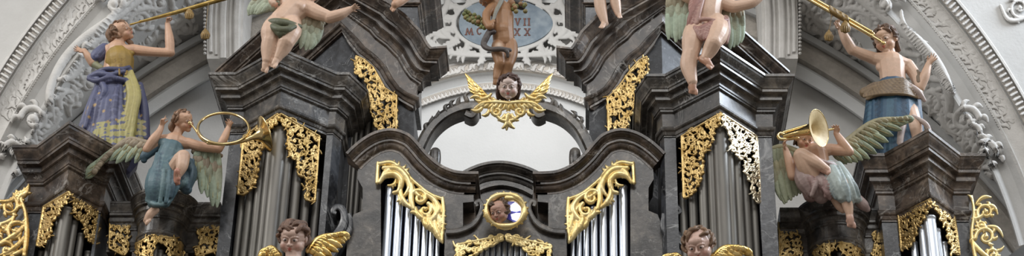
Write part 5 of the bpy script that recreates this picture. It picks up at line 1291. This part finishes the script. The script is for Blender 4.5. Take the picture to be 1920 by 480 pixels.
b = MB(); T(b, V, [(1700, 225, 26), (1690, 246, 36), (1686, 270, 36)], [5, 7, 7], c=WH); T(b, V, [(1712, 218, 34), (1735, 232, 36), (1744, 248, 34)], [4, 5, 4], c=WH)
remesh(b, 'hem_cloth', M['paint'], t, .0055, 1)
tr = thing('double_trumpet', V(1652, 77, 40), 'pair of gleaming parallel brass tubes blown by the bare-chested trumpeter', 'trumpet')
mb = MB(); T(mb, V, [(1654, 79, 40), (1636, 68, 40)], [2.6, 2.6], seg=10); T(mb, V, [(1657, 81, 40), (1654, 79, 40)], [4, 3], seg=10); T(mb, V, [(1634, 67, 40), (1480, -22, 40), (1440, -45, 40)], [3.6, 3.6, 3.6], seg=14); T(mb, V, [(1634, 60, 42), (1510, -12, 42), (1450, -50, 42)], [3.2, 3.4, 3.4], seg=14); T(mb, V, [(1636, 68, 40), (1638, 64, 41), (1634, 60, 42)], [2.6, 2.8, 2.8], seg=10)
mb.build('trumpet_tube', M['brass'], tr, smooth=True)
mb = MB()
for i in range(22):
    a = i * .9; x = 1556 + i * 1.55; y = 17.5 + i * .9; T(mb, V, [(x, y - 6, 42 + 6 * math.cos(a)), (x + 1, y + 1, 50), (x + 2, y + 8, 42)], [2, 2.4, 2], seg=6)
mb.build('cord_wrap', M['acorn'], tr, smooth=True)
tassel(tr, V, (1560, 24, 46), (1554, 65, 44), 8); tassel(tr, V, (1584, 36, 46), (1585, 48, 48), 9)

# ---------------------------------------------------------------- seated angel with folded trumpet
V = frameV(-.42)
t = thing('trumpet_angel_statue', V(1565, 415, 0), 'painted seated angel hiding behind a round trumpet bell on the right bay', 'statue')
b = MB(); pt = []
HC = V(1509, 262, 6); fh, uh = D(.15, .1, 1), D(.18, -1, 0)
head(b, HC, 21 * S0, fh, uh, pt, skin=SKW)
T(b, V, [(1518, 272, 2), (1524, 282, 2)], [9, 13], c=SKW); T(b, V, [(1500, 290, 2), (1528, 286, 5), (1556, 280, 2)], [10, 15, 11], c=SKW); T(b, V, [(1530, 290, 3), (1536, 315, 2), (1540, 345, 4)], [22, 21, 24], c=SKW)
T(b, V, [(1498, 292, 2), (1491, 312, 8), (1486, 330, 10)], [10, 9, 8.5], c=SKW); T(b, V, [(1486, 330, 10), (1480, 304, 16), (1473, 280, 18)], [9, 8.5, 5.5], c=SKW)
hand(b, V(1474, 282, 18), D(-.3, -.9, .1), D(.8, -.2, .4), 25 * S0, .6, -1, c=SKW)
T(b, V, [(1556, 280, 2), (1576, 282, 8), (1592, 284, 12)], [11, 10, 8.5], c=SKW); T(b, V, [(1592, 284, 12), (1580, 268, 16), (1568, 250, 18)], [9, 8.5, 5.5], c=SKW)
hand(b, V(1568, 252, 18), D(-.1, -1, .1), D(-.4, 0, .9), 24 * S0, .5, 1, c=SKW, spread=.35)
T(b, V, [(1530, 340, 12), (1512, 312, 30), (1502, 292, 38)], [20, 17, 14], c=SK); T(b, V, [(1503, 292, 38), (1526, 304, 42), (1550, 318, 40)], [14, 12.5, 7.5], c=SK)
foot(b, V(1549, 317, 40), D(.85, .5, .2), D(-.1, .9, .4), 28 * S0, c=(.56, .33, .25))
T(b, V, [(1560, 340, 14), (1580, 350, 32), (1586, 372, 30)], [20, 15, 11], c=SK); T(b, V, [(1586, 370, 30), (1590, 388, 26), (1593, 402, 24)], [10.5, 9.5, 6.5], c=SK)
foot(b, V(1593, 403, 26), D(.1, .8, .5), D(.1, .7, -.3), 29 * S0, c=(.54, .33, .25)); T(b, V, [(1560, 360, 16), (1572, 384, 12), (1580, 394, 10)], [10, 8, 6], c=SK)
bd_ = remesh(b, 'body', M['skin'], t, .0052, 2, pt)
hair('hair', bd_, HC, 20 * S0, fh, uh, (.10, .06, .04), 36, .17, 23, down=.7, face=.2, fringe=.45)
b = MB(); RP = (.36, .265, .245); RP2 = (.28, .18, .165); AQ = (.40, .46, .44); AQ2 = (.31, .37, .37)
T(b, V, [(1505, 305, 8), (1512, 335, 14), (1524, 356, 12)], [16, 22, 18], c=RP); T(b, V, [(1530, 335, 12), (1545, 352, 16), (1540, 368, 8)], [20, 22, 14], c=RP); T(b, V, [(1515, 345, 6), (1520, 365, 4)], [16, 14], c=RP2)
T(b, V, [(1556, 312, 18), (1566, 335, 34), (1580, 362, 34), (1592, 374, 26)], [12, 16, 17, 12], c=AQ); T(b, V, [(1572, 310, 16), (1590, 340, 26), (1606, 372, 20)], [8, 11, 8], c=AQ)
T(b, V, [(1546, 322, 26), (1560, 350, 34), (1568, 370, 32)], [6, 8, 5], c=AQ2); T(b, V, [(1500, 280, 20), (1520, 292, 40), (1545, 304, 40), (1562, 308, 28)], [3, 4, 4, 5], c=RP)
for i, (x0, y0, x1, y1, d) in enumerate([(1502, 310, 1508, 352, 24), (1516, 318, 1526, 362, 34), (1530, 326, 1522, 366, 36), (1545, 330, 1548, 368, 36), (1496, 312, 1500, 346, 20), (1535, 345, 1556, 372, 34)]): T(b, V, [(x0, y0, d * .7), ((x0 + x1) / 2 + 3, (y0 + y1) / 2, d), (x1, y1, d * .8)], [3, 5, 4], c=(RP, RP2)[i % 2], seg=8)
for i, (x0, y0, x1, y1, d) in enumerate([(1562, 312, 1576, 372, 50), (1572, 312, 1592, 376, 50), (1582, 322, 1604, 372, 42), (1590, 330, 1610, 366, 32)]): T(b, V, [(x0, y0, d * .7), ((x0 + x1) / 2 + 3, (y0 + y1) / 2, d), (x1, y1, d * .8)], [3, 4.5, 4], c=(AQ, AQ2)[i % 2], seg=8)
T(b, V, [(1600, 366, 10), (1618, 384, 8), (1626, 392, 4)], [9, 10, 6], c=RP)
remesh(b, 'robe', M['paint'], t, .0055, 1)
wing('wing', t, V, [(1500, 288, -8), (1468, 276, -14), (1438, 282, -18)], [(.0, 1), (.08, 1), (.22, 1)], [74, 104, 96], 8, 8.5, [(.33, .36, .24), (.30, .29, .18), (.36, .33, .20)], seed=25, rows=((1, 0), (.78, 2), (.56, 4), (.34, 6)), bend=-.04)
wing('wing', t, V, [(1560, 286, -10), (1590, 262, -16), (1640, 228, -26), (1700, 222, -34)], [(.5, .6), (.6, .55), (.75, .35), (1, .05)], [30, 52, 48, 18], 14, 7, [(.29, .33, .21), (.27, .28, .17), (.32, .28, .16)], seed=26, gold=(.38, .28, .12), bend=-.1)
h_ = thing('folded_trumpet', V(1531, 270, 40), 'folded brass trumpet with a pale round bell facing the nave, held before a face', 'trumpet')
mb = MB(); ax = D(.80, -.20, .58); A_ = V(1470, 255, 26)
lathe(mb, A_, ax, [(0, 4 * k), (30 * k, 6 * k), (48 * k, 9 * k), (60 * k, 14 * k), (68 * k, 22 * k), (72 * k, 33 * k), (72.8 * k, 34 * k), (72.4 * k, 33.4 * k), (70.9 * k, 32.8 * k)])
mb.build('trumpet_bell', M['brass'], h_, smooth=True)
mb = MB(); lathe(mb, A_, ax, [(72.0 * k, 33.2 * k), (71 * k, 29 * k), (67 * k, 18 * k), (62 * k, 10 * k), (54 * k, 5 * k), (50 * k, .2 * k)]); mb.build('bell_mouth', M['bell_inside'], h_, smooth=True)
mb = MB(); T(mb, V, [(1472, 253, 26), (1464, 250, 24), (1459, 254, 24), (1462, 260, 24), (1470, 261, 25), (1496, 259, 30)], [4, 3.8, 3.4, 3.2, 3, 2.6], seg=12); T(mb, V, [(1464, 251, 24), (1470, 248, 24), (1512, 236, 30)], [3, 3, 3.4], seg=12)
mb.build('trumpet_tube', M['brass'], h_, smooth=True)

mb = MB(); T(mb, V, [(1546, 245, 32), (1562, 242, 30)], [2.2, 2.2], seg=10); mb.build('mouthpiece', M['brass'], h_, smooth=True)
# ---------------------------------------------------------------- winged heads
def cherub(label, hc, h, f, u, Y0, skin, hcol, wings, seed, name='winged_head', neck=True, hairkw=None, vox=.0035, gold='wingold'):
    V = frameV(Y0); t = thing(name, V(hc[0], hc[1] + h * 1.2, 0), label, 'winged head')
    b = MB(); pt = []; C = V(*hc); head(b, C, h * S0, f, u, pt, skin=skin, plump=1.12)
    if neck: T(b, V, [(hc[0], hc[1] + h * .7, hc[2] - 4), (hc[0], hc[1] + h * 1.35, hc[2] - 8), (hc[0], hc[1] + h * 2.2, hc[2] - 10)], [h * .45, h * .5, h * .9], c=skin)
    bd_ = remesh(b, 'head', M['skin'], t, vox, 2, pt)
    hair('hair', bd_, C, h * S0, f, u, hcol, seed=seed, vox=.004, **(hairkw or {}))
    for w_ in wings: wing('wing', t, V, *w_, mat=M[gold])
    return t, V
CW = [(1, 1, 1)]
t, V = cherub('winged gold and flesh angel head crowning the broken ring over the niche', (954, 164, 16), 24, D(-.05, .05, 1), D(0, -1, .05), -.26, (.62, .49, .44), (.085, .045, .035),
    [([(976, 190, 0), (992, 182, -1), (1004, 170, -2)], [(1, .2), (.95, -.3), (.78, -.62)], [34, 42, 46], 7, 3.8, CW, ((1, 0), (.6, 3), (.3, 5)), -.18), ([(932, 190, 0), (916, 182, -1), (904, 170, -2)], [(-1, .2), (-.95, -.3), (-.78, -.62)], [34, 42, 46], 7, 3.8, CW, ((1, 0), (.6, 3), (.3, 5)), .18)], 31, hairkw=dict(n=70, size=.17, down=1.05, face=.30, fringe=.60), neck=False)
S = []
for s in (1, -1):
    X = lambda x: 953 + s * (x - 953)
    S += [st([(X(953), 194), (X(975), 192), (X(1000), 194), (X(1016), 204)], [4.5, 4.5, 4, 2.5]), spiral(X(974), 209, 11, -1.0 if s > 0 else 4.1, 1.2, s, 4, 2.5)]
    S += [leaf((X(953 + q * 7), 190 - abs(q) * .5), (X(956 + q * 9.5), 208 - q * 1.5), s * .25, 4.0) for q in range(7)] + [leaf((X(956 + q * 9), 188), (X(960 + q * 11), 180 + q), s * .25, 3.2) for q in range(2, 6)]
    S += [leaf((X(1000), 196), (X(1022), 206), s * .3, 4), leaf((X(1004), 186), (X(1024), 184), -s * .2, 4), leaf((X(990), 206), (X(1002), 216), s * .3, 4), leaf((X(960), 214), (X(972), 226), s * .2, 4), leaf((X(955), 222), (X(964), 240), s * .2, 5), leaf((X(985), 176), (X(1010), 184), s * .2, 4.5)]
S += [st([(953, 216), (951, 228), (950, 243)], [5, 5, 2]), st([(930, 216), (942, 226), (960, 226), (976, 216)], [3, 4, 4, 3])]
locx, Nx = PPL(V(953, 200, 6), (0, -.9, -.3)); carve('gilded_scroll_collar', S, locx, Nx, M['gold_bright'], t, cell=.6, depth=1.3)
t, V = cherub('curly-haired cherub head with short golden wings below the left main tower', (550, 449, 20), 29, D(-.12, .10, 1), D(.04, -1, .05), -1.0, (.64, .45, .37), (.17, .10, .07),
    [([(578, 470, -4), (600, 446, -6), (640, 438, -8)], [(.9, .5), (1, .15), (1, .1)], [36, 46, 16], 8, 6.5, CW), ([(524, 478, -4), (508, 464, -6), (496, 474, -8)], [(-.9, .5), (-.8, .6), (-.4, 1)], [22, 26, 24], 7, 6, CW)], 33, hairkw=dict(n=60, size=.20, face=.30, fringe=.62))
t, V = cherub('cherub head tilted to its side with golden wings below the right main tower', (1310, 462, 20), 29, D(-.22, .18, 1), D(-.22, -1, .05), -1.0, (.64, .44, .36), (.20, .12, .07),
    [([(1338, 480, -4), (1360, 464, -6), (1392, 464, -8)], [(.9, .4), (1, .1), (.85, .5)], [34, 42, 24], 8, 6.5, CW), ([(1284, 490, -4), (1268, 478, -6), (1248, 482, -8)], [(-.9, .4), (-.9, .3), (-.6, 1)], [22, 28, 20], 7, 6, CW)], 35, hairkw=dict(n=60, size=.20, face=.30, fringe=.62))

# ---------------------------------------------------------------- medallion with face and glowing window glare behind
V = frameV(-.50)
t = thing('face_medallion', V(948, 428, 0), 'gilded round leaf-edged medallion with a painted child face in the central niche', 'medallion')
S = [(np.array([(948 + 36 * math.cos(a), 395 + 30 * math.sin(a)) for a in np.linspace(0, 2 * math.pi, 60)]), np.array([5.2 + 1.2 * math.sin(a * 5) for a in np.linspace(0, 2 * math.pi, 60)]))]
S += [leaf((948 + 36 * math.cos(a), 395 + 30 * math.sin(a)), (948 + 43 * math.cos(a + .14), 395 + 36 * math.sin(a + .14)), .3, 3.4) for a in np.linspace(0, 2 * math.pi, 22)]
S += [st([(950, 372), (968, 374), (980, 388), (978, 402)], [5, 5, 4, 2])]
locm, Nm = PPL(V(948, 395, 8), (0, -1, -.2)); carve('gilded_frame', S, locm, Nm, M['gold_bright'], t, cell=.6, depth=1.3)
b = MB(); pt = []; f_, u_ = D(-.35, .12, .95), D(-.25, -1, .05); C = V(936, 398, 6); head(b, C, 21 * S0, f_, u_, pt, skin=(.50, .30, .23), plump=1.15)
bd_ = remesh(b, 'head', M['skin'], t, .0035, 2, pt); hair('hair', bd_, C, 21 * S0, f_, u_, (.13, .08, .05), 40, .18, 37, vox=.004)
for q_ in (((957, 385), (966, 379), (981, 392), (968, 396), (957, 394)), ((958, 402), (968, 399), (983, 400), (981, 408), (970, 414), (960, 410))):
    q = [V(a, b_, -4) for a, b_ in q_]

    prism(q, (0, .01, 0)).build('window_glare', M['glare_pane'], t)
qq = [V(a, b_, -7) for a, b_ in ((950, 376), (968, 370), (985, 388), (983, 410), (966, 418), (950, 410))]
prism(qq, (0, .01, 0)).build('blue_glass', M['blue_pane'], t)
# ================================================================== camera, light
cam = bpy.data.cameras.new('camera'); co = bpy.data.objects.new('camera', cam); COL.objects.link(co)
co.location = CAM; co.rotation_euler = (math.radians(90) + TH, 0, 0)
cam.sensor_width = 36; cam.lens = 36 * F / 1920; cam.shift_x = (960 - PX) / 1920; cam.clip_end = 200
bpy.context.scene.camera = co
def area(name, loc, target, size, power, col, sy=None):
    l = bpy.data.lights.new(name, 'AREA'); l.energy = power; l.color = col; l.shape = 'RECTANGLE'; l.size = size; l.size_y = sy or size
    o = bpy.data.objects.new(name, l); COL.objects.link(o); o.location = loc
    d = Vector(target) - Vector(loc); o.rotation_euler = d.to_track_quat('-Z', 'Y').to_euler(); return o
area('nave_window_and_fill', (9.6, -.2, 15.3), (1.5, -.5, 10), 4.0, 1000, (.80, .89, 1.0), 4.0)
area('nave_window_and_fill', (-9.5, -5.0, 14.5), (0, 0, 10), 3.0, 420, (1.0, .98, .95), 5.0)
area('nave_window_and_fill', (1.5, -13, 18.6), (0, 0, 9.5), 14.0, 900, (1.0, .985, .96), 4.0)  # added front fill, placed and widened to give the pipes bright streaks
area('niche_wall_light', (0, 1.2, 12.6), (0, 3.4, 9.9), 1.6, 40, (1, 1, 1))  # area light behind the case, aimed at the white niche wall
w = bpy.data.worlds.new('world'); bpy.context.scene.world = w; w.use_nodes = True
nt = w.node_tree; bg = nt.nodes['Background']
tc = nt.nodes.new('ShaderNodeTexCoord'); sp = nt.nodes.new('ShaderNodeSeparateXYZ'); nt.links.new(tc.outputs['Generated'], sp.inputs[0])
rp = ramp(nt, sp.outputs[2], [(0.0, (.46, .43, .39)), (.3, (.62, .61, .60)), (.48, (1.25, 1.25, 1.25)), (.68, (1.2, 1.2, 1.2)), (1, (.6, .6, .6))])
nt.links.new(rp.outputs[0], bg.inputs[0]); bg.inputs[1].default_value = .62
sc = bpy.context.scene
sc.view_settings.view_transform = 'Standard'; sc.view_settings.look = 'None'; sc.view_settings.exposure = 0.0; sc.view_settings.gamma = 1; sc.view_settings.use_curve_mapping = False
